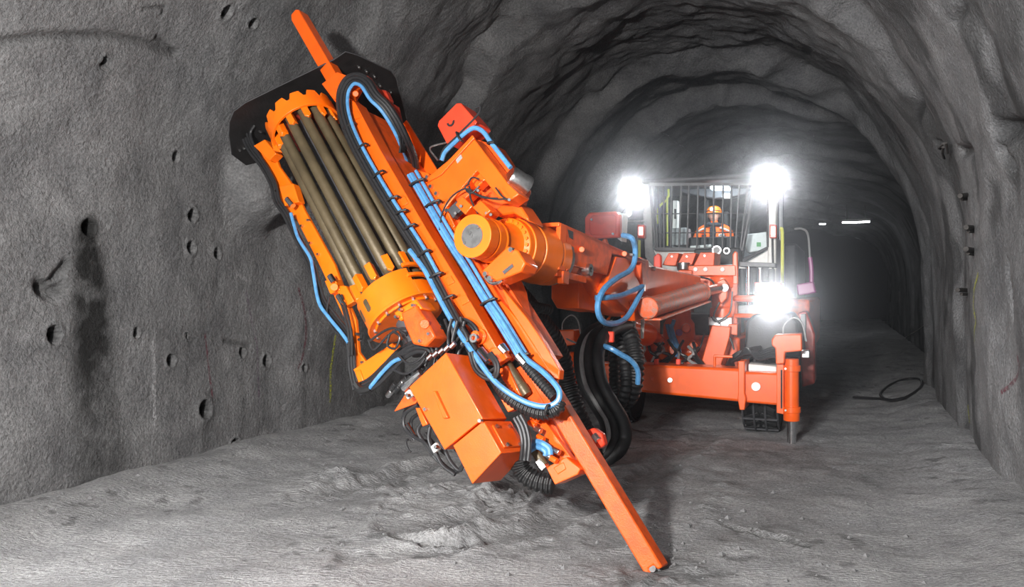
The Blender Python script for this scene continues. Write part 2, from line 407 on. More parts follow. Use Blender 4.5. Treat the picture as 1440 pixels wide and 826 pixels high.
sc = spaced((-6, 4, .2), (4, 16, .035), (16, 30, .08), (30, 48, .2)); ac = spaced((A1, A2, .035))
sr = spaced((-6, 3.6, .2), (3.6, 16, .028), (16, 48, .12)); ar = spaced((A2, ATOT + .3, .03))
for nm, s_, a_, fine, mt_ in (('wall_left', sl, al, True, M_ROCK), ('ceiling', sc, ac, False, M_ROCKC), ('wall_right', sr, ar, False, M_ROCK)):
    S, A = np.meshgrid(s_, a_, indexing='ij'); p3, tn = shell(S, A, fine); grid_mesh(nm, p3, tn, mt_)
def shell_pt(px, py, off=0):                   # a point on the finished rock face where a sight line meets the wall
    s, a = hit(px, py); q = shell(np.array([s]), np.array([a]), False)[0][0]
    l, h, nl, nh = profile(np.array([a])); n = nl[0] * NA + np.array([0, 0, nh[0]])
    return V3(q - n * off), V3(-n)
# far end of the drift
S, A = np.meshgrid(np.array([47.5]), np.linspace(0, ATOT, 40), indexing='ij'); rim = shell(S, A, False)[0][0]
cen = TA * 47.5 + NA * LC + np.array([0, 0, 1.5])
mb = MB(); mb.add([V3(cen)] + [V3(q) for q in rim], [(0, i, i + 1) for i in range(1, 40)] + [(0, 40, 1)])
o = mb.build('wall_back', M_ROCK, smooth=False, kind='structure')

# ------------------------------------------------------------------ floor
def fpt(px, py): d = CAMZ * FPX / (py - 413); q = np.array([(px - 720) / FPX * d, d]); return (q @ TA[:2], q @ NA[:2])
def floor_z(S, L):
    base = S[..., None] * TA + L[..., None] * NA
    z = .05 * fbm(base, .5, 3) * sstep(.2, 1.5, np.abs(S - 4.3) + np.abs(L + 1)) + .026 * fbm(base, 2.2, 3)
    z = z + .10 * sstep(.9, 0, L - L0) + .12 * sstep(.8, 0, L1 - L)
    tint = 1 + .26 * fbm(base, .9, 4)
    tint = tint * (1 - .45 * sstep(.22, .42, fbm(base, 6.5, 3)) * sstep(.0, .3, fbm(base, .8, 2) + .1))
    # wheel ruts: pressed bands with ragged lips, and grouser clods thrown beside them
    for pts, wd, dp in (([(565, 745), (640, 735), (700, 720), (735, 690), (745, 660)], .16, .05), ([(430, 700), (520, 680), (600, 655), (660, 640)], .14, .045),
                        ([(500, 790), (640, 770), (760, 745), (850, 700)], .13, .035), ([(860, 760), (880, 690), (960, 640), (1010, 600)], .15, .03), ([(1020, 738), (1060, 748), (1135, 766)], .035, .035),
                        ([(560, 760), (600, 765), (660, 762)], .06, .06), ([(560, 700), (600, 690)], .08, .05)):
        d, t = poly_dist(S, L, [fpt(*q) for q in pts]); rag = 1 + .45 * noise3(base * 5) + .3 * noise3(base * 13); e = np.sin(PI * np.clip(t, .06, .94)) ** .5
        k = np.exp(-(d * rag / wd) ** 4) * e; lip = np.exp(-((d * rag - wd * 1.3) / (wd * .4)) ** 2) * e
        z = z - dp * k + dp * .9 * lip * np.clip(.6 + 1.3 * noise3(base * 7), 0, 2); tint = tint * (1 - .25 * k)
        z = z + .012 * k * noise3(base * 20)
    for px, py, r, h in ((455, 672, .22, .05), (478, 668, .15, .05), (575, 700, .18, .06), (620, 690, .2, .06), (700, 700, .26, .09), (735, 700, .2, .08), (540, 720, .2, .04), (640, 755, .25, .05), (440, 690, .2, .03),
                         (990, 718, .12, .05), (1010, 700, .13, .05), (1025, 685, .12, .045), (1000, 735, .1, .03), (1040, 770, .1, .03), (905, 822, .30, .05), (960, 800, .12, .03)):
        s0, l0 = fpt(px, py); d = np.hypot(S - s0, L - l0); k = np.exp(-(d / r) ** 2); z = z + h * 1.0 * k * np.clip(.25 + 1.5 * np.abs(noise3(base * 8)) + .5 * noise3(base * 17), 0, 2)
    for px, py, r, a in ((990, 715, .16, .4), (1012, 698, .14, .4), (1028, 682, .14, .4), (905, 820, .30, .55), (960, 812, .2, .4), (1000, 640, .7, .25), (1180, 660, 1.2, .25), (900, 660, .5, .25), (1040, 645, .5, .3), (1080, 752, .25, .2)):  # broad patches paint shade and falloff into the floor colour; small ones dark dirt
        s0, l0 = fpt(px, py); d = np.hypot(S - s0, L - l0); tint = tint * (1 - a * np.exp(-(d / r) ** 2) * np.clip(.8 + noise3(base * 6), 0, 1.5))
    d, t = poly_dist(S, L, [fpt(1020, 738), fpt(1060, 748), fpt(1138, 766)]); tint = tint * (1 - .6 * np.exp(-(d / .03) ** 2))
    crk = ridge(base * np.array([1, 1, 1]), .6, 3)
    z = z - .03 * sstep(1.45, 1.75, crk) * sstep(6, 7.5, S)
    z = z * sstep(-.35, .25, L - (L1 - .0) + .6 + .35) if False else z
    z = z + .004 * fbm(base, 11, 2)
    sf, lf = fpt(925, 803); z = z - .0 + (.0 - z) * np.exp(-(np.hypot(S - sf, L - lf) / .10) ** 2)
    return z, np.clip(tint, .1, 2)
sf_ = spaced((-6, 2.2, .2), (2.2, 8.4, .020), (8.4, 14, .045), (14, 48, .2)); lf_ = spaced((L0 - .55, L1 + .6, .021))
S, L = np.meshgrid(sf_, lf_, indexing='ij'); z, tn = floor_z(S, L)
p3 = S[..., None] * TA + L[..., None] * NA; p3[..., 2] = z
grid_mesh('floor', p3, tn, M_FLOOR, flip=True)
def ground(x, y):
    s = x * TA[0] + y * TA[1]; l = x * NA[0] + y * NA[1]
    return float(floor_z(np.array([s]), np.array([l]))[0][0])
# ------------------------------------------------------------------ the drill rig: one thing; rig frame faces the camera
GO = V3((1.75, 8.5, 0)); RX = V3((.922, -.388, 0)).normalized(); RB = V3((.388, .922, 0)).normalized()
RF = Frame(GO, RX, V3((0, 0, 1)), -RB)         # x across, y up, z toward the camera (plane offset -z is set back)
rig = empty('drill_rig', GO, 'orange tunnel drilling rig with its long feed leaning between rock wall and floor', 'drilling rig')

# feed frame: U along the feed from its foot to its tip, V across, W out of its face
foot = P(925, 803, 4.3); tipp = P(455, 20, 6.3)
U = (tipp - foot).normalized(); cdir = (V3((0, 0, CAMZ)) - (foot + tipp) / 2).normalized()
W0 = (cdir - U * cdir.dot(U)).normalized(); V0 = U.cross(W0)
TH = math.radians(23); Wv = W0 * math.cos(TH) - V0 * math.sin(TH); Vv = V0 * math.cos(TH) + W0 * math.sin(TH)
FF = Frame(foot, Vv, U, Wv)
def part(mb, name, m, par=None, bevel=.004, **k): return mb.build(name, m, par or rig, bevel, **k)
def fbox(name, pix, w1, depth, m, par=None, bevel=.005, **k): return part(MB().pxprism(FF, pix, w1 - depth, w1), name, m, par, bevel, **k)
def fpath(pix, w):                             # pixel path on the feed: (px, py) or (px, py, extra w)
    return [FF.at(q[0], q[1], w + (q[2] if len(q) > 2 else 0)) for q in pix]
def strands(name, pix, w, offs, par=None, k=5, to=None):
    at = to or (lambda a, b, c: FF.at(a, b, c))
    for off, dw, r, m in offs:
        out = []
        for i, q in enumerate(pix):
            a = pix[max(i - 1, 0)]; b = pix[min(i + 1, len(pix) - 1)]; dx, dy = b[0] - a[0], b[1] - a[1]; n = math.hypot(dx, dy)
            out.append(at(q[0] - dy / n * off, q[1] + dx / n * off, w + dw + (q[2] if len(q) > 2 else 0)))
        part(MB().hose(out, r, 8, k), name, m, par, 0)
def bolts(pts, nrm, r, h, m=None, par=None, name='bolt_heads'):
    mb = MB(); nrm = V3(nrm).normalized()
    for q in pts: mb.cyl(V3(q) - nrm * h * .5, V3(q) + nrm * h, r, r * .92, 6)
    return part(mb, name, m or M_STEEL, par, 0, kind='stuff')
def tie(par, pix, w, half, m=M_BLK):           # a cable tie around a hose bundle: short band across
    (a, b), (c, d) = pix; p, q = FF.at(a, b, w), FF.at(c, d, w)
    p, q = p.lerp(q, .06), p.lerp(q, .84)
    part(MB().tube([p - Wv * .02, p + Wv * half * .3, p.lerp(q, .25) + Wv * half * .6, p.lerp(q, .75) + Wv * half * .6, q + Wv * half * .3, q - Wv * .02], .009, 6), 'cable_tie', m, par, 0)

# -- feed beam, its web and the stinger bars
beam = fbox('feed_beam', [(488, 136), (499, 144), (534, 210), (598, 320), (647, 400), (708, 505), (697, 512), (640, 428), (580, 324), (508, 200), (487, 150)], .16, .13, M_OR)
va = FF.px(660, 412, .10)[0]
u0, u1 = FF.px(700, 495, .1)[1], FF.px(508, 142, .1)[1]
part(MB().box(FF, (va - .03, (u0 + u1) / 2, -.17), (.02, u1 - u0, .44)), 'beam_web', M_ORD, beam)
part(MB().box(FF, (va + .015, (u0 + u1) / 2 + .35, -.385), (.10, 1.5, .02)), 'beam_flange', M_OR, beam)
part(MB().box(FF, (va - .16, (u0 + u1) / 2, -.06), (.02, u1 - u0, .2)), 'beam_web', M_ORD, beam)
part(MB().box(FF, (va - .10, (u0 + u1) / 2, -.17), (.14, u1 - u0, .02)), 'beam_web', M_ORD, beam)
# top bracket of the feed and the cap it carries
fbox('top_bracket', [(452, 118), (474, 101), (492, 108), (500, 118), (488, 138), (500, 165), (494, 172), (470, 142)], .12, .10, M_OR, beam)
fbox('top_bracket_lug', [(462, 128), (490, 116), (494, 122), (470, 140)], .14, .03, M_OR, beam)
part(MB().cyl(FF.at(500, 132, .12), FF.at(500, 132, .2), .022), 'top_pin', M_OR, beam)
# upper bar
ub = [FF.px(405, 22, .055), FF.px(425, 18, .055)]
vt = FF.px(437, 60, .055)[0]
ut = FF.px(416, 12, .055)[1]; ub = FF.px(480, 125, .055)[1] - .6
part(MB().prism(FF, [(vt - .052, ub), (vt + .052, ub), (vt + .052, ut - .03), (vt + .03, ut), (vt - .03, ut), (vt - .052, ut - .05)], -.055, .055), 'upper_stinger_bar', M_OR, None, .008)
# stinger with a forked foot
us = FF.px(640, 335, .0)[1]
st = MB().prism(FF, [(-.055, 0), (-.024, 0), (-.016, .03), (.016, .03), (.024, 0), (.055, 0), (.055, us), (-.055, us)], -.055, .055)
sting = part(st, 'stinger_bar', M_ORD, None, .010)
part(MB().cyl(FF.p(0, .022, -.058), FF.p(0, .022, .05), .02), 'stinger_pin', M_STEEL, sting, 0)
# sliding channel beside the beam
rail = fbox('slide_rail', [(588, 240), (602, 243), (632, 305), (663, 362), (697, 416), (716, 436), (729, 452), (774, 522), (773, 537), (762, 525), (735, 482), (696, 425), (638, 335)], .06, .05, M_OR)
fbox('slide_rail_floor', [(602, 243), (640, 300), (668, 345), (716, 420), (760, 481), (786, 522), (785, 534), (773, 537), (729, 462), (640, 320)], .01, .03, M_ORD, rail)
fbox('slide_rail_lip', [(704, 402), (716, 417), (742, 449), (763, 480), (787, 521), (786, 534), (778, 532), (752, 488), (735, 462), (716, 434)], .06, .06, M_OR, rail)
vb = FF.px(742, 452, .03)[0]; r0, r1 = FF.px(779, 520, .0)[1], FF.px(690, 380, .0)[1]
part(MB().prism(Frame(FF.O, FF.Z, FF.Y, FF.X), [(.0, r0 + .30), (-.22, r0 + .62), (-.30, r0 + .9), (-.30, r1), (0, r1)], vb - .015, vb + .005), 'slide_rail_web', M_ORD, rail)
part(MB().box(FF, (vb - .10, (r0 + r1) / 2 + .1, -.12), (.18, (r1 - r0), .16)), 'slide_block', M_ORD, rail)

# -- black guard plate square to the feed near its top
uk = FF.px(457, 91, .055)[1]
PK = Frame(FF.p(0, uk, 0), FF.X, FF.Z, -FF.Y)
gp = [(326, 218), (322, 190), (323, 172), (329, 157), (345, 145), (400, 118), (470, 84), (486, 73), (503, 78), (550, 100), (557, 110), (566, 145), (576, 182), (570, 199), (548, 205), (470, 205), (420, 215), (346, 233)]
gpl = [PK.px(a, b, 0) for a, b in gp]
guard = part(MB().prism(PK, gpl, -.012, 0), 'guard_plate', M_PLATE, None, .003, label='black rubber guard plate')
part(MB().tube([PK.p(x, y, -.002) for x, y in gpl[:14]], .004, 6), 'guard_plate_rim', M_DGREY, guard, 0)
bolts([PK.p(*PK.px(a, b, 0), 0) for a, b in ((516, 101), (527, 108), (535, 121), (550, 130), (505, 95), (343, 208), (337, 211))], -U, .011, .012, None, guard)
# red guards and hydraulic blocks under the plate, right of the beam
for pix, w1 in (([(502, 108), (516, 106), (528, 122), (540, 130), (548, 142), (538, 152), (522, 140)], .02), ([(528, 124), (542, 127), (548, 140), (544, 152), (532, 142)], .05), ([(545, 142), (556, 148), (560, 165), (565, 185), (556, 180), (541, 155)], .03)):
    fbox('red_guard', pix, w1, .05, M_GUARD, beam, .006, label='dark red guard cover')
for i in range(4):
    a = 560 + i * 3; part(MB().hose(fpath([(545 + i * 4, 165), (556 + i * 4, 180), (563 + i * 3, 200), (562 + i * 2, 215)], .03 - .03 * i), .008), 'hose', M_HOSE, beam, 0)

# -- rod carousel
ca = FF.px(430, 187, .12); cb = FF.px(554, 406, .12); cv = (ca[0] + cb[0]) / 2; cw = .12; CR = .262
cu1, cu0 = ca[1], cb[1]
CX = lambda u, r=0, phi=0: FF.p(cv + r * math.cos(phi), u, cw + r * math.sin(phi))
SH = math.radians(28.7)
mag = part(MB().lathe(CX(cu0 - .50), U, [(0, .09), (cu1 - cu0 + .62, .09)], 20), 'carousel_shaft', M_DGREY, None, 0)
# barrel below: wall with windows is two arcs and straps
bar = part(MB().ringsolid(CX(cu0), U, -.225, -.02, CR - .02, CR, 48, -SH + .95, -SH + PI + .55, Vv), 'carousel_barrel', M_YOR, mag, .003)
part(MB().ringsolid(CX(cu0), U, -.225, -.12, CR - .02, CR, 24, -SH - .1, -SH + .95, Vv), 'carousel_barrel', M_YOR, mag, .003)
for t in (-.085, .0):
    part(MB().ringsolid(CX(cu0), U, t - .012, t + .012, CR - .005, CR + .02, 24, -SH - .15, -SH + 1.05, Vv), 'carousel_strap', M_YOR, mag, .003)
for ph in (2.35, 2.8):
    part(MB().prism(Frame(CX(cu0 - .11, CR - .004, ph - SH), Vv * -math.sin(ph - SH) + Wv * math.cos(ph - SH), U, Vv * math.cos(ph - SH) + Wv * math.sin(ph - SH)),
                    [(-.022, -.04), (-.012, -.052), (.012, -.052), (.022, -.04), (.022, .028), (.012, .04), (-.012, .04), (-.022, .028)], -.001, .006), 'barrel_window', M_ROD, mag, 0, label='oval window with a drill rod showing behind')
part(MB().lathe(CX(cu0 - .225), U, [(-.035, CR - .03), (0, CR - .03), (0, CR + .004), (.012, CR + .004)][:2], 40), 'barrel_base', M_YOR, mag)
part(MB().ringsolid(CX(cu0 - .225), U, -.02, .0, CR - .05, CR + .012, 48), 'barrel_rim', M_YOR, mag, .003)
bolts([CX(cu0 - .245, CR - .03, -SH + .3 + k * .42) for k in range(8)], -U, .013, .018, None, mag)
# castellated collar on top
notch = lambda k: (k % 6) in (0, 1)
part(MB().ringsolid(CX(cu1), U, 0, .155, CR - .012, CR + .008, 48, -SH - .35, -SH + PI + .35, Vv, (notch, .05)), 'carousel_collar', M_YOR, mag, .002)
part(MB().ringsolid(CX(cu1), U, .05, .07, .08, CR + .0, 48), 'collar_disc', M_GUARD, mag, 0)
for k, ph in enumerate((.30, .78, 1.30, 1.82, 2.34, 2.86)):
    for uu, nm in ((cu1 - .02, 'guide_block'), (cu0 + .07, 'guide_block')):
        e = Vv * math.cos(ph - SH) + Wv * math.sin(ph - SH); tq = U.cross(e)
        F_ = Frame(CX(uu, CR - .045, ph - SH), tq, U, e)
        part(MB().prism(F_, [(-.024, -.055), (0, -.075), (.024, -.055), (.024, .06), (-.024, .06)], -.02, .035), nm, M_YOR, mag, .004)
rodnames = ['leftmost drill rod in the orange carousel', 'second drill rod from the left in the orange carousel', 'third drill rod from the left in the orange carousel, brightly lit',
            'fourth drill rod from the left in the orange carousel', 'fifth drill rod from the left in the orange carousel', 'rightmost drill rod in the orange carousel, half hidden beside the feed beam']
RR = .205
for i, ph in enumerate((2.92, 2.44, 1.90, 1.38, .88, .36)):
    a, b = CX(cu0 - .20, RR, ph - SH), CX(cu1 + .045, RR, ph - SH)
    mb = MB().lathe(a, U, [(0, .024), (.05, .028), (.055, .037), (.20, .037), (.205, .034), (.24, .034), (.245, .037), ((b - a).length - .10, .037), ((b - a).length - .095, .033), ((b - a).length, .033)], 16)
    mb.build('drill_rod', M_ROD, None, 0, label='olive brown steel ' + rodnames[i], cat='drill rod', group='drill rods in the carousel')
# side plate left of the carousel with its clamps
sp = fbox('side_plate', [(364, 213), (383, 208), (392, 234), (414, 265), (428, 296), (470, 372), (492, 432), (500, 450), (504, 495), (519, 515), (507, 545), (499, 522), (496, 474), (451, 377), (419, 313), (388, 275), (378, 240)], .13, .03, M_YOR, mag)
for pix, w1, dp in (([(356, 205), (372, 196), (388, 216), (378, 226)], .20, .08), ([(392, 262), (412, 258), (420, 284), (400, 290)], .19, .07), ([(456, 395), (470, 392), (478, 408), (464, 414)], .20, .08), ([(470, 402), (486, 402), (498, 424), (484, 432)], .19, .06),
                   ([(496, 520), (552, 482), (562, 498), (510, 540)], .24, .07), ([(498, 522), (506, 520), (512, 538), (506, 545)], .25, .10), ([(380, 196), (392, 200), (394, 214), (384, 212)], .26, .05)):
    fbox('clamp_block', pix, w1, dp, M_YOR, mag, .006)
for a, b in (((464, 388), (470, 398)), ((476, 416), (483, 428)), ((404, 280), (412, 290))):
    part(MB().cyl(FF.at(*a, .21), FF.at(*b, .21), .022), 'clamp_cylinder', M_CHROME, mag, 0)
part(MB().cyl(FF.at(470, 404, .2), FF.at(470, 404, .235), .028), 'clamp_pin', M_YOR, mag)
bolts([FF.at(*q, .136) for q in ((372, 198), (395, 292), (388, 280), (425, 318), (437, 342), (448, 358), (434, 310), (510, 510), (503, 470), (506, 478), (366, 185))], Wv, .011, .015, None, mag)
# turning motor under the barrel
mot = fbox('carousel_motor', [(563, 440), (585, 429), (606, 462), (612, 474), (598, 488), (580, 484), (570, 462)], .40, .14, M_ORD, mag, .012)
fbox('motor_flange', [(553, 440), (584, 420), (594, 434), (562, 452)], .38, .16, M_YOR, mag, .01)
part(MB().cyl(FF.at(597, 456, .40), FF.at(597, 456, .42), .03, n=20), 'motor_cap', M_ORD, mot, .004)
bolts([FF.at(*q, .40) for q in ((564, 436), (582, 430), (558, 446), (592, 480), (604, 470))], Wv, .012, .018, None, mot)

# -- hoses down the left of the carousel
lp = [(346, 168), (343, 185), (352, 208), (370, 232), (384, 258), (390, 282), (402, 300), (414, 325), (424, 345), (438, 375), (446, 400), (454, 424), (470, 446), (488, 470), (494, 492), (496, 520), (502, 548)]
strands('hose', lp, .16, [(0, 0, .013, M_HOSE), (4, .01, .012, M_HOSE), (-3.5, .02, .010, M_HOSE)], mag)
strands('hose', [(358, 176), (352, 190), (362, 214), (378, 240), (388, 268)], .18, [(0, 0, .012, M_HOSE)], mag)
strands('blue_hose', [(409, 300), (414, 318), (420, 336), (436, 362), (440, 380), (448, 424), (462, 446), (480, 468), (490, 482)], .21, [(0, 0, .013, M_BLUE)], mag)
strands('hose', [(480, 415), (488, 440), (494, 470), (495, 500)], .21, [(0, 0, .010, M_HOSE), (4, 0, .009, M_HOSE)], mag)
strands('hose', [(463, 418), (460, 440), (468, 462), (482, 474)], .2, [(0, 0, .007, M_HOSE)], mag)
strands('hose', [(505, 550), (525, 540), (548, 518), (566, 500), (585, 490), (602, 492), (606, 502)], .28, [(0, 0, .018, M_HOSE), (5, .015, .014, M_HOSE), (-5, 0, .012, M_HOSE), (-9, -.02, .012, M_HOSE)], mag)
strands('blue_hose', [(520, 546), (536, 526), (552, 510), (564, 504)], .31, [(0, 0, .014, M_BLUE)], mag)
part(MB().hose(fpath([(500, 541), (508, 549), (522, 546)], .30), .026), 'hose_sleeve', M_BLK, mag, 0)
for pix in ([(518, 478), (526, 492), (546, 472), (566, 462), (584, 470)], [(520, 480), (540, 466), (556, 462), (572, 472)], [(548, 470), (545, 486), (556, 490), (562, 474), (552, 466)], [(560, 500), (575, 512), (590, 506), (600, 494)], [(552, 520), (570, 526), (588, 516), (598, 504)]):
    strands('hose', pix, .34, [(0, 0, .008, M_HOSE)], mag)
# jumble of hoses between motor and valve box
rr = random.Random(5)
for k in range(11):
    x = 612 + k * 4.2; strands('hose', [(x + rr.uniform(-6, 6), 455 + rr.uniform(-10, 10)), (x + rr.uniform(-9, 5), 474 + rr.uniform(-5, 5)), (x - 4 + rr.uniform(-9, 9), 494 + rr.uniform(-8, 5)), (x - 14 + rr.uniform(-8, 8), 515)], .22 + .02 * (k % 4), [(0, 0, .011, M_HOSE)], mag)
for k in range(5):
    strands('hose_fitting', [(602 + k * 8, 505 - k * 4), (608 + k * 8, 499 - k * 4)], .36, [(0, 0, .016, M_STEEL)], mag)

# -- the bundle that loops over the top of the beam and runs down its left side
bp = [(580, 238, -.42), (577, 222, -.34), (569, 202, -.20), (557, 177, -.10), (541, 152, -.02), (525, 136, .03), (514, 119, .05), (503, 112, .05), (492, 115, .05), (484, 129, .05), (483, 150, .05), (489, 175, .05), (502, 205, .04), (520, 238, .03), (545, 280, .03), (566, 313, .03), (590, 350, .03), (612, 390, .03), (634, 432, .04), (652, 466, .06), (668, 494, .08)]
strands('hose', bp, .17, [(-2, 0, .012, M_HOSE), (2.5, .012, .012, M_HOSE), (6.5, 0, .012, M_HOSE), (8, -.02, .012, M_HOSE)], beam)
strands('blue_hose', bp[:18], .18, [(-6, .0, .013, M_BLUE)], beam)
strands('blue_hose', [(576, 352, .02), (596, 378, .03), (612, 408, .04), (630, 442, .05), (650, 474, .07), (668, 500, .09), (690, 530, .10), (712, 550, .10), (740, 566, .08), (766, 572, .06), (783, 566, .04), (787, 553, .03), (780, 540, .02), (762, 522, .0), (737, 502, -.02), (718, 472, -.03), (700, 443, -.04), (682, 418, -.05), (655, 374, -.06), (634, 340, -.06), (611, 301, -.06), (579, 245, -.06)], .18, [(0, 0, .017, M_BLUE)], beam)
strands('blue_hose', [(736, 502), (718, 472), (702, 446), (684, 418), (658, 374), (636, 340), (613, 301), (580, 243)], .12, [(-6.5, .0, .013, M_BLUE), (5.5, 0, .012, M_BLUE), (-3, .012, .012, M_BLUE)], beam)
strands('hose', [(636, 336), (668, 384), (700, 432), (722, 468)], .06, [(7, 0, .014, M_HOSE), (11, 0, .012, M_HOSE)], beam)
strands('hose', [(640, 448), (656, 450), (668, 460), (672, 472), (664, 484), (655, 482)], .2, [(0, 0, .010, M_HOSE), (4, 0, .009, M_HOSE)], beam)
strands('hose', [(660, 496), (668, 520), (684, 533), (698, 530), (700, 512), (690, 496)], .28, [(0, 0, .012, M_HOSE), (-4, 0, .010, M_HOSE)], beam)
for a in (((484, 184), (500, 170)), ((500, 214), (518, 200)), ((523, 252), (542, 238)), ((545, 283), (562, 275)), ((557, 302), (574, 294)), ((569, 324), (586, 314)), ((588, 362), (606, 350)), ((604, 392), (624, 382)), ((622, 424), (640, 414)), ((648, 482), (668, 470))):
    tie(beam, a, .215, .028)
for a in (((576, 262), (600, 250)), ((598, 292), (622, 280)), ((676, 430), (700, 418)), ((726, 506), (746, 496))): tie(beam, a, .14, .03)
# ribbed sleeves of the turning loop
part(MB().corrugated(fpath([(694, 530, .06), (712, 556, .08), (738, 574, .07), (764, 582, .05), (783, 576, .03), (787, 564, .02)], .17), .040, .024), 'ribbed_hose_sleeve', M_BLK, beam, 0)
part(MB().corrugated(fpath([(780, 560, .01), (768, 546, 0), (752, 528, 0), (734, 506, 0)], .15), .034, .022), 'ribbed_hose_sleeve', M_BLK, beam, 0)
part(MB().hose(fpath([(729, 500), (740, 512)], .16), .028), 'hose_fitting', M_STEEL, beam, 0)
tie(beam, ((684, 528), (700, 516)), .26, .03); tie(beam, ((768, 584), (772, 568)), .26, .03)
# drifter end: swivel, fittings and the end block of the beam
part(MB().lathe(FF.at(677, 474, .15), Wv, [(0, .05), (.03, .05), (.03, .032), (.075, .032)], 24), 'swivel_boss', M_OR, beam, .003)
part(MB().ringsolid(FF.at(668, 476, .24), Wv, 0, .02, .014, .028, 20), 'swivel_ring', M_STEEL, beam, 0)
part(MB().cyl(FF.at(675, 492, .24), FF.at(688, 508, .24), .026), 'hose_fitting', M_CHROME, beam, 0)
part(MB().cyl(FF.at(704, 487, .17), FF.at(712, 497, .17), .030, .026, 8), 'hose_fitting', M_STEEL, beam, .003)
fbox('beam_end_block', [(686, 492), (702, 487), (714, 503), (698, 514)], .19, .06, M_OR, beam)
for pix in ([(626, 392), (634, 388), (639, 397), (630, 402)], [(645, 418), (655, 414), (660, 424), (650, 430)], [(560, 280), (569, 276), (574, 286), (565, 291)], [(492, 157), (502, 155), (508, 165), (499, 168)]):
    fbox('clamp_pad', pix, .168, .02, M_OR, beam, .003)

# -- drill steel in the lower feed, and the lower carriage
mb = MB().lathe(FF.at(741, 556, .07), FF.at(705, 500, .07) - FF.at(741, 556, .07), [(0, .03), (.03, .036), (.07, .036), (.075, .031), (.45, .031)], 16)
mb.build('drill_rod', M_ROD, None, 0, label='short olive drill rod lying in the lower feed under the ribbed hose loop', cat='drill rod')
low = fbox('lower_carriage', [(722, 520), (736, 512), (800, 636), (797, 650), (784, 652)], .02, .10, M_ORD)
fbox('carriage_rail', [(742, 585), (756, 578), (806, 648), (812, 664), (798, 656)], .06, .05, M_OR, low)
fbox('carriage_rail', [(700, 520), (712, 514), (732, 556), (722, 566)], .12, .06, M_OR, low)
fbox('carriage_bracket', [(768, 658), (796, 643), (816, 660), (812, 668), (780, 682)], .10, .12, M_OR, low)
fbox('carriage_bracket_slot', [(778, 658), (792, 650), (796, 660), (784, 668)], .105, .02, M_OR, low)
fbox('carriage_bracket', [(728, 556), (746, 552), (772, 596), (762, 604)], .0, .06, M_ORD, low)
part(MB().cyl(FF.at(742, 620, .10), FF.at(766, 655, .10), .027), 'drill_steel_end', M_ROD, low, 0)
part(MB().cyl(FF.at(758, 648, .10), FF.at(767, 660, .10), .034, n=6), 'drill_steel_nut', M_STEEL, low, .002)
strands('blue_hose', [(738, 630), (748, 624), (758, 622), (772, 630), (774, 640)], .15, [(0, 0, .018, M_BLUE), (7, 0, .016, M_BLUE)], low)
for k, q in enumerate(((748, 596), (756, 604), (760, 616), (770, 640), (778, 646), (782, 634), (752, 588))):
    part(MB().cyl(FF.at(q[0] - 4, q[1] - 2, .12), FF.at(q[0] + 5, q[1] + 3, .13), .018, n=8), 'hose_fitting', M_STEEL if k % 2 else M_OR, low, .002)
strands('hose', [(728, 586), (736, 602), (740, 622), (738, 648)], .24, [(0, 0, .014, M_HOSE), (5, 0, .013, M_HOSE), (-5, 0, .012, M_HOSE)], low)
part(MB().corrugated(fpath([(728, 640, .02), (734, 662, 0), (752, 676, -.02), (778, 682, -.05)], .10), .062, .03), 'ribbed_hose_sleeve', M_BLK, low, 0)
fbox('red_bracket', [(822, 606), (834, 602), (846, 610), (850, 626), (842, 632), (830, 622)], -.15, .06, M_RED, low, .01)
part(MB().cyl(FF.at(836, 612, -.15), FF.at(842, 620, -.14), .022, n=10), 'hose_fitting', M_STEEL, low, .002)

# -- valve box: two stepped covers
vbx = fbox('valve_box', [(575, 545), (627, 496), (679, 589), (625, 633)], .46, .26, M_OR, None, .004)
fbox('valve_box_cover', [(637, 627), (680, 592), (705, 637), (664, 681)], .44, .30, M_OR, vbx, .004)
fbox('cover_rib', [(608, 550), (612, 550), (628, 584), (630, 588), (623, 589)], .482, .024, M_OR, vbx, .004)
SF = Frame(FF.O, FF.Z, FF.Y, FF.X)             # the covers' right hand side
v2 = FF.px(692, 613, .44)[0]; e0 = FF.px(704, 634, .44)[1]; e1 = FF.px(682, 596, .44)[1]
part(MB().box(FF, (v2 + .004, (e0 + e1) / 2, .29), (.012, (e1 - e0) * .82, .2)), 'side_cover', M_OR, vbx, .004)
bolts([FF.p(v2 + .008, e0 + (e1 - e0) * t, w_) for t in (.16, .84) for w_ in (.22, .36)], Vv, .013, .014, None, vbx)
bolts([FF.at(*q, .462) for q in ((599, 576), (676, 592), (574, 556), (614, 629))], Wv, .013, .016, None, vbx)
fbox('box_flange', [(706, 552), (712, 547), (728, 574), (714, 580), (704, 562)], .24, .06, M_OR, vbx, .004)
for q in ((576, 555), (613, 630)): part(MB().box(FF, (*FF.px(*q, .43), .43), (.045, .045, .03)), 'white_mount', M_WHITE, vbx, .006, label='white rubber mount')
fbox('box_wing', [(554, 579), (571, 553), (588, 562), (584, 568)], .34, .012, M_ORD, vbx, .002)
fbox('box_tab', [(584, 574), (590, 574), (601, 597), (594, 600)], .43, .02, M_OR, vbx, .003)
for pix in ([(588, 570), (570, 582), (568, 600), (580, 614), (596, 622), (610, 640)], [(592, 580), (578, 592), (582, 612), (600, 622)], [(596, 592), (588, 606), (596, 622), (612, 644), (630, 660)], [(605, 600), (604, 622), (620, 650), (640, 664), (650, 656)], [(626, 634), (634, 650), (646, 662), (652, 652)], [(584, 566), (572, 574), (566, 590)], [(612, 634), (622, 654), (640, 668)], [(640, 632), (652, 642), (660, 656)], [(598, 610), (612, 626), (628, 640)], [(574, 618), (571, 622), (574, 632), (578, 636)]):
    strands('hose', pix, .30, [(0, rr.uniform(-.08, .08), .012 if pix[0][0] != 574 else .006, M_HOSE)], vbx)
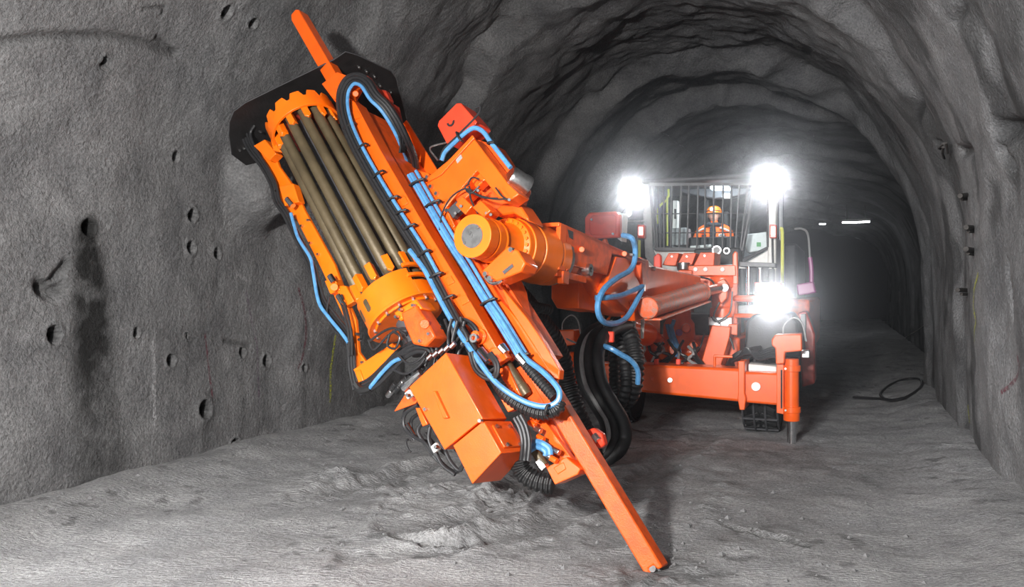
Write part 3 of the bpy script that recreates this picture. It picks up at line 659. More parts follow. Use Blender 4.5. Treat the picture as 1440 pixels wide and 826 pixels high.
for a, b in (((568, 598), (582, 620)), ((573, 596), (586, 619))): part(MB().cyl(FF.at(*a, .34), FF.at(*b, .34), .011, n=10), 'hose_fitting', M_CHROME, vbx, 0)
for a, b in (((572, 540), (592, 524)), ((568, 548), (584, 530))): part(MB().cyl(FF.at(*a, .36), FF.at(*b, .36), .024, n=10), 'hose_fitting', M_STEEL, vbx, 0)
for k in range(9):
    q = (545 + k * 5.5, 552 - k * 3 + rr.uniform(-6, 6)); part(MB().cyl(FF.at(q[0], q[1], .27), FF.at(q[0] + 6, q[1] - 7, .29), .018, n=8), 'hose_fitting', M_STEEL if k % 3 == 0 else M_BLK, vbx, .002)
# ------------------------------------------------------------------ boom head: mount plate, turning actuator
mp = fbox('boom_mount_plate', [(595, 254), (627, 228), (665, 193), (714, 258), (730, 273), (713, 285), (700, 277), (671, 240), (645, 270), (627, 292), (640, 318), (634, 324), (610, 285)], .07, .14, M_OR, None, .006)
fbox('mount_plate_back', [(640, 250), (672, 196), (700, 206), (737, 264), (728, 290), (690, 300), (650, 330), (632, 322), (628, 294)], -.10, .10, M_ORD, mp)
fbox('mount_edge', [(617, 240), (664, 190), (667, 194), (620, 246), (598, 258), (596, 253)], .085, .02, M_OR, mp, .003)
bolts([FF.at(*q, .072) for q in ((607, 263), (615, 273), (620, 286), (630, 297), (602, 250))], Wv, .016, .02, None, mp)
fbox('plate_tag', [(640, 223), (648, 217), (650, 222), (643, 230)], .074, .006, M_GREY, mp, .001)
ub_ = fbox('top_box', [(615, 177), (617, 170), (642, 145), (648, 145), (671, 172), (662, 184), (628, 202)], .02, .18, M_RED, mp, .006)
part(MB().ringsolid(FF.at(634, 172, .02), Wv, 0, .006, .018, .032, 20, .3, 3.6, Vv), 'top_box_slot', M_BLK, ub_, 0, label='black curved slot')
strands('blue_hose', [(621, 226), (626, 214), (640, 200), (656, 186), (668, 180), (680, 186), (690, 200), (704, 218), (718, 236)], .10, [(0, 0, .016, M_BLUE)], mp)
strands('hose', [(618, 226), (624, 210), (644, 190), (664, 170), (674, 158), (675, 150), (668, 152)], .11, [(0, 0, .007, M_HOSE)], mp)
strands('hose_guard_wire', [(616, 226), (605, 208), (630, 200)], -.05, [(0, 0, .007, M_STEEL)], mp)
tie(mp, ((642, 186), (650, 200)), .12, .02); tie(mp, ((686, 202), (696, 200)), .12, .02)
cq = FF.at(724, 247, .0); part(MB().lathe(FF.at(716, 246, .0), (FF.at(737, 260, -.10) - FF.at(716, 246, .0)), [(0, .055), (.02, .068), (.10, .068), (.11, .072), (.15, .072), (.155, .06)], 28), 'steel_cap', M_STEEL, mp, .003, label='short bright steel cylinder')
# valve and wires in the cut-out
part(MB().box(FF, (*FF.px(655, 275, .0), .0), (.12, .10, .10)), 'head_valve', M_ORD, mp, .008)
part(MB().box(FF, (*FF.px(642, 296, .06), .06), (.09, .08, .05)), 'sensor_block', M_DGREY, mp, .006)
part(MB().box(FF, (*FF.px(678, 255, .0), .0), (.10, .07, .08)), 'head_valve', M_OR, mp, .008)
fbox('head_lug', [(640, 288), (650, 276), (664, 290), (654, 302)], .12, .10, M_OR, mp, .005)
fbox('head_lug', [(664, 292), (676, 282), (690, 296), (680, 306)], .14, .12, M_OR, mp, .005)
for pix in ([(618, 324), (622, 300), (634, 278), (652, 266), (664, 268)], [(656, 266), (672, 274), (694, 280), (716, 280)], [(660, 262), (662, 280), (672, 300)], [(697, 264), (706, 276), (716, 282)], [(658, 258), (664, 250), (674, 252)], [(662, 270), (680, 278), (700, 279)], [(660, 258), (654, 264), (662, 272), (674, 262)]):
    strands('wire', pix, .13, [(0, 0, .006, M_HOSE)], mp)
for q in ((648, 290), (640, 300), (672, 268), (716, 281), (684, 300), (690, 302)): part(MB().cyl(FF.at(*q, .10), FF.at(*q, .14), .011, n=8), 'wire_plug', M_CAP, mp, .002)

Cb = P(664, 332, 4.93); Db = (P(1000, 428, 9.6) - Cb).normalized(); Sb = Db.cross(V3((0, 0, 1))).normalized(); Ub = Sb.cross(Db)
BF = Frame(Cb, Db, Ub, Sb)
act = part(MB().lathe(Cb, Db, [(0, .137), (.10, .137), (.105, .131), (.115, .131), (.12, .137), (.20, .137), (.205, .142), (.22, .142), (.225, .134), (.36, .134), (.40, .150), (.42, .186), (.455, .190), (.475, .190), (.48, .200), (.60, .203), (.605, .196), (.62, .196), (.625, .207), (.80, .210), (.84, .214), (.86, .214), (.865, .20), (.885, .20), (.89, .21), (1.02, .21), (1.04, .18), (1.22, .18)], 48), 'boom_actuator', M_YOR, None, .004, sharp=.45)
part(MB().lathe(Cb - Db * .004, Db, [(0, .076), (.01, .078)], 32), 'actuator_cap', M_CAP, act, 0, label='round grey cap plate')
bolts([Cb - Db * .004 + Ub * a + Sb * b for a, b in ((.05, .045), (-.045, -.05), (0, .0), (.02, -.01))], -Db, .010, .008, None, act)
bolts([Cb + Db * .42 + Ub * (.165 * math.cos(k * PI / 12)) + Sb * (.165 * math.sin(k * PI / 12)) for k in range(24)], -Db, .014, .022, M_YOR, act)
part(MB().lathe(Cb + Db * 1.02, Db, [(0, .20), (.02, .205), (.05, .205), (.06, .19)], 40), 'actuator_seal', M_STEEL, act, .003, label='bright steel seal ring')
# saddle that ties the actuator to the mount
fbox('actuator_saddle', [(690, 300), (708, 286), (728, 284), (742, 305), (744, 312), (722, 300), (700, 304)], -.08, .2, M_OR, act, .012)
fbox('actuator_link', [(677, 381), (714, 346), (728, 352), (739, 370), (733, 382), (698, 396)], .24, .16, M_OR, act, .010)
fbox('link_slot', [(706, 382), (720, 371), (722, 375), (709, 386)], .246, .01, M_DGREY, act, .001)
bolts([FF.at(*q, .24) for q in ((720, 352), (684, 386), (690, 392))], Wv, .018, .02, None, act)
strands('hose', [(682, 390), (690, 398), (700, 398), (706, 394)], .22, [(0, 0, .012, M_STEEL)], act)

# ------------------------------------------------------------------ boom
HW = .19
outl = [BF.px(a, b, HW) for a, b in ((797, 317), (909, 367), (893, 369), (879, 361), (861, 357), (854, 387), (806, 374), (797, 382))]
boom = part(MB().prism(BF, outl, HW - .03, HW), 'boom_housing', M_ORD, None, .006)
part(MB().prism(BF, outl, -HW, -HW + .03), 'boom_side_plate', M_ORD, boom)
x0, y0 = outl[0]; x1, y1 = outl[1]
part(MB().prism(BF, [(x0 - .02, y0), (x1, y1), (x1, y1 - .03), (x0 - .02, y0 - .03)], -HW, HW), 'boom_top_plate', M_ORD, boom)
xf = BF.px(789, 340, HW)[0]; yb = outl[7][1]
part(MB().box(BF, (xf + .03, (y0 + yb) / 2, HW - .015), (.10, y0 - yb, .035)), 'boom_end_frame', M_OR, boom)
part(MB().box(BF, (xf + .03, y0 - .012, 0), (.14, .028, 2 * HW)), 'boom_end_frame', M_OR, boom)
part(MB().box(BF, (xf + .10, (y0 + yb) / 2 - .02, 0), (.02, (y0 - yb) * .9, 2 * HW - .06)), 'boom_end_plate', M_WHITE, boom, label='pale grey end plate')
part(MB().prism(BF, [BF.px(a, b, HW + .004) for a, b in ((799, 323), (806, 326), (806, 337), (801, 334))], HW - .004, HW + .004), 'boom_slot', M_BLK, boom, 0)
part(MB().cyl(BF.at(818, 351, HW), BF.at(818, 351, HW + .03), .022, n=12), 'boom_boss', M_OR, boom, .004)
part(MB().cyl(BF.at(878, 357, HW), BF.at(878, 357, HW + .04), .022, n=12), 'boom_boss', M_OR, boom, .004)
inn = [BF.px(a, b, .13) for a, b in ((800, 352), (880, 360), (912, 372), (987, 388), (988, 422), (930, 440), (896, 446), (868, 440), (848, 422), (834, 396), (804, 385))]
part(MB().prism(BF, inn, -.13, .12), 'inner_boom', M_OR, boom, .02)
part(MB().prism(BF, [BF.px(a, b, .18) for a, b in ((867, 361), (880, 363), (903, 405), (905, 420), (886, 438), (858, 414), (848, 412))], .12, .18), 'boom_gusset', M_OR, boom, .006)
part(MB().prism(BF, [BF.px(a, b, .18) for a, b in ((902, 362), (912, 366), (914, 384), (910, 410), (904, 404))], .12, .18), 'boom_gusset', M_ORD, boom, .006)
part(MB().prism(BF, [BF.px(a, b, .20) for a, b in ((886, 424), (912, 416), (916, 446), (896, 452))], .06, .20), 'cylinder_clevis', M_OR, boom, .008)
part(MB().cyl(BF.at(903, 432, .20), BF.at(903, 432, .225), .042, n=16), 'clevis_pin', M_STEEL, boom, .004)
bolts([BF.at(*q, .135) for q in ((902, 375), (918, 378))], Sb, .02, .02, None, boom)
part(MB().box(BF, (xf + .25, yb - .02, .02), (.5, .05, .3)), 'boom_skid', M_ORD, boom)
for k in range(1): part(MB().box(BF, (xf + .12 + k * .2, yb - .04, HW - .03), (.10, .10, .05)), 'boom_skid_lug', M_OR, boom, .008)
part(MB().ringsolid(BF.at(821, 380, .16), Sb, 0, .06, .02, .045, 20), 'shackle_eye', M_STEEL, boom, 0)
KF = Frame(P(805, 415, 6.25), Sb, Ub, -Db)
part(MB().pxprism(KF, [(775, 393), (814, 396), (814, 434), (783, 434), (775, 420)], -.42, 0), 'boom_box', M_OR, boom, .008)
part(MB().pxprism(KF, [(765, 386), (816, 388), (816, 393), (765, 391)], -.3, .03), 'boom_box_bracket', M_ORD, boom, .004)
bolts([KF.at(q, 390, .03) for q in (770, 778, 788, 800)], -Db, .014, .015, None, boom)
bl = lambda pix, z=.25: [BF.at(q[0], q[1], z + (q[2] if len(q) > 2 else 0)) for q in pix]
part(MB().hose(bl([(876, 331, -.1), (888, 335), (893, 349), (892, 368), (885, 381), (868, 391), (850, 406), (841, 425), (842, 443), (851, 454), (866, 455), (881, 447), (892, 430), (903, 407)]), .023), 'blue_hose', M_BLUE, boom, 0)
part(MB().hose(bl([(837, 419, -.06), (852, 419), (872, 416), (890, 409), (903, 403)]), .022), 'blue_hose', M_BLUE, boom, 0)
part(MB().box(BF, (*BF.px(904, 405, .25), .25), (.03, .06, .04)), 'hose_clamp', M_STEEL, boom, .004)
part(MB().box(BF, (*BF.px(890, 359, .24), .24), (.09, .02, .03)), 'hose_clamp', M_STEEL, boom, .003)
# worn telescopic cylinder from boom to swing post
c0, c1, c2 = BF.at(913, 433, .30), BF.at(986, 411, .20), RF.at(1012, 405, -.72); cd = (c1 - c0).normalized()
cyl = part(MB().lathe(c0, cd, [(-.06, .07), (-.05, .092), (.0, .098), (.03, .098), (.035, .09), ((c1 - c0).length - .05, .10), ((c1 - c0).length - .045, .108), ((c1 - c0).length, .108), ((c1 - c0).length + .02, .08)], 28), 'boom_cylinder', M_WORN, None, .004, label='worn orange hydraulic cylinder')
part(MB().cyl(c1, c2, .055), 'cylinder_rod', M_STEEL, cyl, 0)
part(MB().box(Frame(c0, cd, V3((0, 0, 1)), cd.cross(V3((0, 0, 1)))), ((c1 - c0).length / 2, -.10, .03), ((c1 - c0).length, .018, .15)), 'cylinder_tray', M_WORN, cyl, .004)
# second cylinder low in the swing
part(MB().lathe(P(858, 455, 8.4), P(940, 480, 9.2) - P(858, 455, 8.4), [(0, .07), (.04, .10), (.55, .115), (.60, .13), (.70, .13), (.74, .08), (.9, .06)], 24), 'swing_cylinder', M_OR, None, .004)

# ------------------------------------------------------------------ swing post, chassis front
rb = lambda name, pix, z1, dep, m, par=None, bevel=.008, **k: part(MB().pxprism(RF, pix, z1 - dep, z1), name, m, par, bevel, **k)
post = part(MB().lathe(RF.at(1017, 470, -1.0), (0, 0, 1), [(0, .15), (.05, .16), (.30, .15), (.32, .13), (.52, .13), (.54, .16), (.66, .16), (.68, .14)], 28), 'swing_post', M_OR, None, .006)
rb('post_top_plate', [(968, 374), (1034, 373), (1035, 388), (968, 388)], -.85, .35, M_OR, post)
for k, q in enumerate((978, 992, 1016)): part(MB().cyl(RF.at(q, 379, -.85), RF.at(q, 379, -.82), .026, n=8), 'plate_bolt', M_WHITE, post, .004, label='white capped bolt')
rb('post_side_wall', [(1028, 392), (1037, 388), (1037, 474), (1028, 474)], -.9, .35, M_ORD, post)
rb('post_lug', [(1030, 358), (1033, 353), (1037, 355), (1038, 400), (1030, 400)], -.88, .10, M_OR, post, .012)
rb('post_lug', [(919, 361), (925, 356), (929, 360), (929, 380), (919, 378)], -.9, .10, M_RED, post, .012)
rb('post_arm', [(958, 392), (1004, 388), (1012, 400), (1012, 420), (990, 412), (958, 410)], -.92, .25, M_OR, post, .012)
rb('post_clevis', [(1008, 396), (1018, 392), (1024, 400), (1022, 420), (1014, 428), (1008, 416)], -.72, .10, M_OR, post, .010)
part(MB().cyl(RF.at(1019, 405, -.72), RF.at(1019, 405, -.68), .045, n=16), 'clevis_pin', M_STEEL, post, .004)
rb('post_cup_stand', [(954, 380), (973, 380), (973, 404), (954, 404)], -.78, .2, M_OR, post)
part(MB().lathe(RF.at(961, 381, -.88), (0, 0, 1), [(0, .055), (.015, .072), (.085, .078), (.095, .078)], 24), 'steel_cup', M_STEEL, post, .003)
for pix in ([(931, 373), (940, 356), (955, 356), (950, 374)], [(953, 371), (961, 356), (979, 356), (973, 373)], [(975, 374), (985, 355), (1005, 355), (1004, 374)]):
    b_ = rb('cover_hood', pix, -1.15, .5, M_ORD, post, .008)
bolts([RF.at(*q, -1.15) for q in ((966, 361), (991, 360), (945, 361))], -RB, .014, .015, None, post)
rb('post_base', [(996, 446), (1029, 447), (1029, 459), (996, 458)], -.72, .3, M_STEEL, post, .006, label='bare steel base plate')
rb('post_base_block', [(1024, 456), (1037, 456), (1037, 472), (1024, 470)], -.68, .3, M_OR, post)
rb('front_leg', [(1001, 458), (1027, 460), (1026, 473), (1014, 516), (985, 514)], -.55, .4, M_OR)
rb('front_leg', [(866, 470), (900, 474), (908, 512), (860, 508)], -.5, .4, M_OR)
sw = part(MB().lathe(RF.at(955, 505, -.95), (0, 0, 1), [(0, .24), (.08, .26), (.12, .20), (.42, .18), (.48, .14), (.58, .14)], 28), 'swing_casting', M_OR, None, .01)
for q, r, l in (((948, 492), .08, .14), ((975, 486), .06, .2), ((928, 480), .07, .16), ((965, 462), .06, .12)):
    part(MB().cyl(RF.at(*q, -.68), RF.at(*q, -.68 + l), r, r * .8, 14), 'casting_boss', M_OR, sw, .012)
part(MB().cyl(RF.at(955, 468, -.6), RF.at(955, 468, -.55), .04, n=12), 'casting_plug', M_PUR, sw, .006)
for pix, m in (([(938, 456), (942, 472), (950, 492), (952, 502)], M_BLUE), ([(943, 456), (948, 474), (955, 492), (956, 500)], M_BLUE), ([(948, 450), (944, 466), (950, 480)], M_BLUE)):
    part(MB().hose([RF.at(a, b, -.42) for a, b in pix], .022), 'blue_hose', m, sw, 0)
rr2 = random.Random(3)
for k in range(12):
    x = 905 + k * 7; y = 486 + rr2.uniform(-8, 4)
    part(MB().hose([RF.at(x, y, -.45), RF.at(x + rr2.uniform(-8, 10), y + 10, -.38), RF.at(x + rr2.uniform(-10, 14), y + 18, -.4), RF.at(x + rr2.uniform(-16, 18), 514, -.45)], rr2.choice((.010, .014, .018))), 'hose', M_HOSE if k % 3 else M_GREY, sw, 0)
for a, b, c in ((892, 446, 468), (904, 444, 476)):
    part(MB().cyl(P(a, b, 7.9), P(a - 1, c, 7.95), .022, .016, 10), 'hose_fitting', M_WHITE, sw, .003, label='white hose fitting')
    part(MB().box(Frame(P(a, b - 2, 7.9), RX, V3((0, 0, 1)), -RB), (0, 0, 0), (.06, .05, .05)), 'hose_fitting', M_WHITE, sw, .006)
for pix in ([(985, 390), (1000, 394), (1006, 404)], [(1012, 425), (1004, 444), (1012, 456)], [(1030, 410), (1026, 440), (1008, 452), (1000, 446)], [(990, 470), (984, 490), (972, 506)], [(1026, 474), (1030, 484), (1032, 492)]):
    part(MB().hose([RF.at(a, b, -.60) for a, b in pix], .010), 'wire', M_HOSE, post, 0)

# crossbeam with its inner tubes and jacks
xb = rb('crossbeam', [(858, 511), (1043, 519), (1043, 566), (858, 548)], .02, .36, M_OR, None, .03)
rb('crossbeam_tube', [(1040, 523), (1097, 525), (1097, 571), (1040, 566)], -.01, .28, M_OR, xb, .025)
rb('crossbeam_tube', [(806, 508), (860, 512), (860, 547), (806, 543)], -.01, .28, M_OR, xb, .025)
rb('crossbeam_collar', [(1038, 508), (1047, 508), (1047, 553), (1049, 560), (1047, 577), (1040, 577), (1037, 560), (1038, 552)], .07, .44, M_OR, xb, .008)
part(MB().cyl(RF.at(1063, 544, -.01), RF.at(1063, 544, .015), .046, n=20), 'round_plug', M_WHITE, xb, .004)
part(MB().cyl(RF.at(817, 524, -.01), RF.at(817, 524, .015), .046, n=20), 'round_plug', M_WHITE, xb, .004)
part(MB().cyl(RF.at(942, 535, .02), RF.at(942, 535, .045), .028, n=12), 'beam_plug', M_STEEL, xb, .004)
part(MB().cyl(RF.at(917, 533, .02), RF.at(917, 533, .045), .022, n=12), 'beam_plug', M_ORD, xb, .004)
for q in (923, 954): part(MB().box(RF, (*RF.px(q, 509, -.02), -.02), (.045, .06, .05)), 'beam_lug', M_RED, xb, .006)
part(MB().cyl(RF.at(1004, 501, -.05), RF.at(1030, 502, -.05), .014, n=10), 'beam_handle', M_OR, xb, 0)
part(MB().cyl(RF.at(1005, 500, -.05), RF.at(1005, 516, -.05), .014, n=10), 'beam_handle', M_OR, xb, 0)
def jack(dx, top=M_OR):
    J = Frame(RF.O + RF.X * dx, RF.X, RF.Y, RF.Z)
    q = lambda a, b, z: RF.px(a, b, z)
    cx = q(1113, 540, .10)[0]; jz = .10; h = lambda y: q(1113, y, jz)[1]
    t = part(MB().lathe(J.p(cx, h(592), jz), (0, 0, 1), [(0, .074), (.012, .078), (.11, .078), (.115, .071), (.62, .071)], 28), 'jack_tube', M_OR, None, .004)
    hd = [q(a, b, .22) for a, b in ((1085, 478), (1090, 471), (1127, 470), (1128, 494), (1104, 496), (1103, 512), (1091, 513), (1090, 490), (1085, 486))]
    part(MB().prism(J, hd, -.03, .22), 'jack_head', top, t, .012)
    part(MB().prism(J, [(a, b) for a, b in (q(1092, 508, .16), q(1102, 508, .16), q(1102, 583, .16), q(1092, 581, .16))], .03, .16), 'jack_guide', M_OR, t, .005)
    for y in (518, 576): part(MB().ringsolid(J.p(cx, h(y) - .03, jz), (0, 0, 1), 0, .06, .06, .088, 28), 'jack_band', M_OR, t, .004)
    part(MB().cyl(J.p(cx - .09, h(574), jz + .07), J.p(cx - .09, h(520), jz + .07), .008, n=8), 'jack_sensor_rod', M_BLK, t, 0)
    bolts([J.p(cx - .05, h(y), jz + .085) for y in (518, 576)], -RB, .012, .012, None, t)
    gl = ground(*(J.p(cx, 0, jz).xy))
    part(MB().lathe(J.p(cx, gl - .03, jz), (0, 0, 1), [(0, .052), (.01, .052), (.04, .045), (h(592) - gl + .03, .045)], 24), 'jack_rod', M_CHROME, t, 0)
    part(MB().hose([J.p(cx - .08, h(475), jz), J.p(cx - .07, h(458), jz), J.p(cx + .02, h(447), jz), J.p(cx + .10, h(455), jz), J.p(cx + .14, h(480), jz)], .008), 'jack_hose', M_GREY, t, 0)
    return t
jack(0); jack(RF.px(797, 466, .1)[0] - RF.px(1109, 478, .1)[0])
part(MB().box(RF, (*RF.px(1133, 498, -.1), -.1), (.08, .08, .08)), 'jack_fitting', M_STEEL, None, .01)
for k in range(5):
    part(MB().hose([RF.at(1030 + k * 3, 508 - k, -.1), RF.at(1048, 498 - k * 2, .0), RF.at(1066, 497 + k * 2, .02), RF.at(1084, 490 + k * 3, .05), RF.at(1094, 490 + k * 3, .05)], .014), 'hose', M_HOSE, xb, 0)
    part(MB().hose([RF.at(1020 + k * 3, 516, -.3), RF.at(1032, 500 + k * 2, -.2), RF.at(1050, 492 + k * 3, -.2), RF.at(1070, 488, -.3)], .016), 'hose', M_HOSE, xb, 0)
part(MB().hose([P(797, 477, 8.6), P(806, 481, 8.4), P(818, 484, 8.2), P(830, 478, 7.9), P(846, 468, 7.7)], .010), 'hose', M_GREY, xb, 0)

# wheels with ladder chains
def wheel(r, b, rad=.47, wid=.36):
    c = RF.p(r, rad - .02, -b); ax = RX
    prof = [(-wid / 2, rad * .55), (-wid / 2, rad * .9), (-wid / 2 + .04, rad * .97), (wid / 2 - .04, rad * .97), (wid / 2, rad * .9), (wid / 2, rad * .55)]
    t = part(MB().lathe(c, ax, prof, 40), 'wheel', M_BLK, None, 0)
    lug = MB()
    for k in range(26):
        th = 2 * PI * k / 26; e = V3((0, 0, 1)) * math.cos(th) - RB * math.sin(th); tg = ax.cross(e)
        for s_ in (-1, 1):
            F_ = Frame(c + e * rad * .97 + ax * s_ * wid * .23, (ax + tg * .5 * s_).normalized(), (tg - ax * .5 * s_).normalized(), e); lug.box(F_, (0, 0, 0), (wid * .46, .045, .045))
    part(lug, 'tyre_tread', M_BLK, t, .006, kind='stuff')
    ch = MB()
    for k in range(14):
        th = 2 * PI * k / 14; e = V3((0, 0, 1)) * math.cos(th) - RB * math.sin(th)
        ch.tube([c + e * (rad * 1.03) + ax * (wid / 2 * u) for u in (-1, -.3, .3, 1)], .012, 6)
    for s_ in (-1, -.33, .33, 1):
        ch.tube([c + (V3((0, 0, 1)) * math.cos(2 * PI * k / 40) - RB * math.sin(2 * PI * k / 40)) * (rad * (1.04 if abs(s_) < .9 else .97)) + ax * (wid / 2 * s_) for k in range(41)], .012, 6)
    part(ch, 'tyre_chain', M_DGREY, t, 0, kind='stuff')
    part(MB().lathe(c - ax * wid / 2, ax, [(.03, rad * .5), (.06, rad * .56), (wid - .06, rad * .56), (wid - .03, rad * .5)], 28), 'wheel_rim', M_ORD, t, 0)
    return t
for r in (-.80, .82):
    wheel(r, .78); wheel(r, 4.6)
rb('mudguard', [(1045, 502), (1050, 452), (1060, 442), (1110, 441), (1122, 456), (1128, 502)], -.45, .9, M_PLATE, None, .03)
rb('axle_guard', [(1052, 512), (1092, 516), (1092, 524), (1052, 523)], -.18, .3, M_WHITE, xb, .01)
# chassis and body behind
body = part(MB().box(RF, (0, .75, -3.9), (1.1, .5, 6.0)), 'chassis', M_ORD, None, .03)
part(MB().box(RF, (.0, 1.10, -1.75), (.9, .30, 1.0)), 'front_hood', M_DGREY, body, .03)
part(MB().box(RF, (.95, 1.05, -4.8), (.56, .75, 4.4)), 'side_body', M_ORD, body, .04)
part(MB().box(RF, (-.95, 1.05, -4.8), (.56, .75, 4.4)), 'side_body', M_ORD, body, .04)
part(MB().box(RF, (.0, 1.7, -6.2), (1.9, 1.2, 2.6)), 'engine_housing', M_DGREY, body, .04)
rb('side_panel', [(1122, 440), (1134, 438), (1146, 470), (1146, 540), (1128, 545)], -1.4, .5, M_GUARD, body, .02)
rb('side_step', [(1120, 400), (1144, 396), (1148, 412), (1122, 416)], -2.4, .4, M_PUR, body, .02)
rb('grey_panel', [(1126, 442), (1133, 442), (1133, 480), (1126, 480)], -1.3, .1, M_GREY, body, .01)
part(MB().hose([RF.at(1141, 405, -2.5), RF.at(1141, 380, -2.5), RF.at(1139, 362, -2.5)], .028), 'magenta_handrail', M_PUR, body, 0, label='magenta handrail post')
part(MB().hose([RF.at(1139, 362, -2.6), RF.at(1136, 330, -2.7), RF.at(1128, 322, -2.8), RF.at(1118, 322, -2.9)], .014), 'grey_handrail', M_GREY, body, 0)
# canisters and pipes right of the post
for k, (x, y0_, y1_, m) in enumerate(((1044, 378, 440, M_BLK), (1053, 374, 436, M_CHROME), (1061, 376, 430, M_BLK), (1069, 378, 400, M_CHROME), (1076, 376, 400, M_DGREY), (1084, 378, 402, M_DGREY), (1048, 390, 440, M_CHROME))):
    a, b = RF.at(x, y1_, -1.1), RF.at(x, y0_, -1.1); part(MB().cyl(a, b, .045 if m is not M_CHROME else .022, n=16), 'filter_canister', m, body, .006)
rb('canister_frame', [(1038, 368), (1090, 370), (1090, 376), (1038, 375)], -1.05, .3, M_DGREY, body, .006)
rb('pump_block', [(1038, 430), (1070, 428), (1072, 442), (1038, 444)], -1.0, .3, M_GREY, body, .01)
part(MB().hose([RF.at(1034, 420, -.8), RF.at(1050, 420, -.7), RF.at(1075, 420, -.6)], .038, k=3), 'lamp_rail', M_OR, body, 0)
part(MB().hose([RF.at(1034, 444, -.8), RF.at(1060, 444, -.7), RF.at(1070, 441, -.65), RF.at(1074, 432, -.62)], .026), 'lamp_rail', M_OR, body, 0)
rb('lamp_guard_box', [(1061, 397), (1098, 398), (1098, 412), (1062, 412)], -.72, .2, M_RED, body, .01)
# red box beside the boom
rbx = part(MB().pxprism(RF, [(822, 306), (828, 299), (866, 297), (872, 302), (871, 334), (828, 336), (822, 330)], -1.0, -.85), 'red_box', M_RED, None, .02)
part(MB().pxprism(RF, [(829, 307), (833, 303), (864, 302), (867, 306), (866, 330), (832, 331), (829, 328)], -.86, -.84), 'red_box_door', M_RED, rbx, .01)
rb('red_box_back', [(868, 300), (876, 300), (874, 340), (868, 336)], -.95, .25, M_WHITE, rbx, .01)
part(MB().cyl(RF.at(850, 337, -.95), RF.at(858, 356, -.95), .03), 'red_box_stand', M_ORD, rbx, 0)
bolts([RF.at(*q, -.84) for q in ((832, 309), (862, 329))], -RB, .016, .015, None, rbx)

# ------------------------------------------------------------------ cab
CZ = -2.6
cab = rb('cab', [(912, 352), (1045, 352), (1045, 372), (1040, 402), (920, 402), (908, 372)], CZ, .12, M_WHITE, None, .02)
part(MB().pxprism(RF, [(904, 300), (914, 262), (919, 262), (916, 300), (918, 350), (930, 378), (924, 380), (907, 362)], CZ - .1, CZ + .02), 'cab_pillar', M_GREY, cab, .01)
rb('cab_pillar', [(1080, 258), (1092, 258), (1091, 402), (1079, 402)], CZ + .02, .3, M_WHITE, cab, .02)
rb('cab_pillar', [(1056, 262), (1061, 262), (1044, 368), (1038, 368)], CZ + .03, .10, M_BLK, cab, .01)
rb('window_frame', [(1040, 366), (1080, 346), (1080, 350), (1042, 371)], CZ + .03, .08, M_BLK, cab, .008)
rb('window_frame', [(1078, 270), (1081, 270), (1081, 348), (1078, 348)], CZ + .03, .08, M_BLK, cab, .008)
rb('cab_panel', [(1045, 372), (1080, 352), (1090, 352), (1090, 402), (1042, 402)], CZ, .08, M_WHITE, cab, .012)
q0, q1 = RF.px(906, 256, CZ), RF.px(1092, 256, CZ); fy = RF.px(1000, 402, CZ)[1]
cxm, cwid = (q0[0] + q1[0]) / 2, q1[0] - q0[0]
part(MB().box(RF, (cxm, q0[1], CZ - .75), (cwid + .06, .07, 1.6)), 'cab_roof', M_DGREY, cab, .03)
part(MB().box(RF, (cxm, fy - .02, CZ - .75), (cwid, .06, 1.5)), 'cab_floor', M_DGREY, cab, .01)
hC = q0[1] - fy
part(MB().box(RF, (cxm, fy + hC * .22, CZ - 1.5), (cwid, hC * .44, .06)), 'cab_back_wall', M_GREY, cab, .01)
for t in (-1, -.3, .42, 1): part(MB().box(RF, (cxm + t * (cwid / 2 - .05), fy + hC * .72, CZ - 1.5), (.07, hC * .56, .06)), 'cab_back_pillar', M_DGREY, cab, .01)
part(MB().box(RF, (q0[0] + .03, fy + hC * .22, CZ - .8), (.05, hC * .44, 1.4)), 'cab_side_wall', M_DGREY, cab, .01)
part(MB().box(RF, (q1[0] - .03, fy + hC * .22, CZ - .8), (.05, hC * .44, 1.4)), 'cab_side_wall', M_WHITE, cab, .01)
for t in (-.9, -.5): part(MB().box(RF, (q0[0] + .03, fy + hC * .72, CZ + t), (.05, hC * .56, .06)), 'cab_side_pillar', M_DGREY, cab, .01)
part(MB().box(RF, (q1[0] - .03, fy + hC * .72, CZ - 1.2), (.05, hC * .56, .10)), 'cab_side_pillar', M_WHITE, cab, .01)
M_GLASS = bpy.data.materials.new('cab_glass'); M_GLASS.use_nodes = True
nt = M_GLASS.node_tree; nt.nodes.clear(); N = nt.nodes.new
o_, mx, tr, gl, fr = N('ShaderNodeOutputMaterial'), N('ShaderNodeMixShader'), N('ShaderNodeBsdfTransparent'), N('ShaderNodeBsdfGlossy'), N('ShaderNodeFresnel')
gl.inputs['Roughness'].default_value = .03; fr.inputs['IOR'].default_value = 1.10; tr.inputs['Color'].default_value = (.92, .95, .96, 1)
nt.links.new(fr.outputs[0], mx.inputs[0]); nt.links.new(tr.outputs[0], mx.inputs[1]); nt.links.new(gl.outputs[0], mx.inputs[2]); nt.links.new(mx.outputs[0], o_.inputs[0])
rb('windscreen', [(917, 264), (1057, 264), (1040, 352), (918, 352)], CZ - .01, .008, M_GLASS, cab, 0)
rb('side_pane', [(1060, 266), (1079, 266), (1079, 346), (1044, 366)], CZ - .01, .008, M_GLASS, cab, 0)
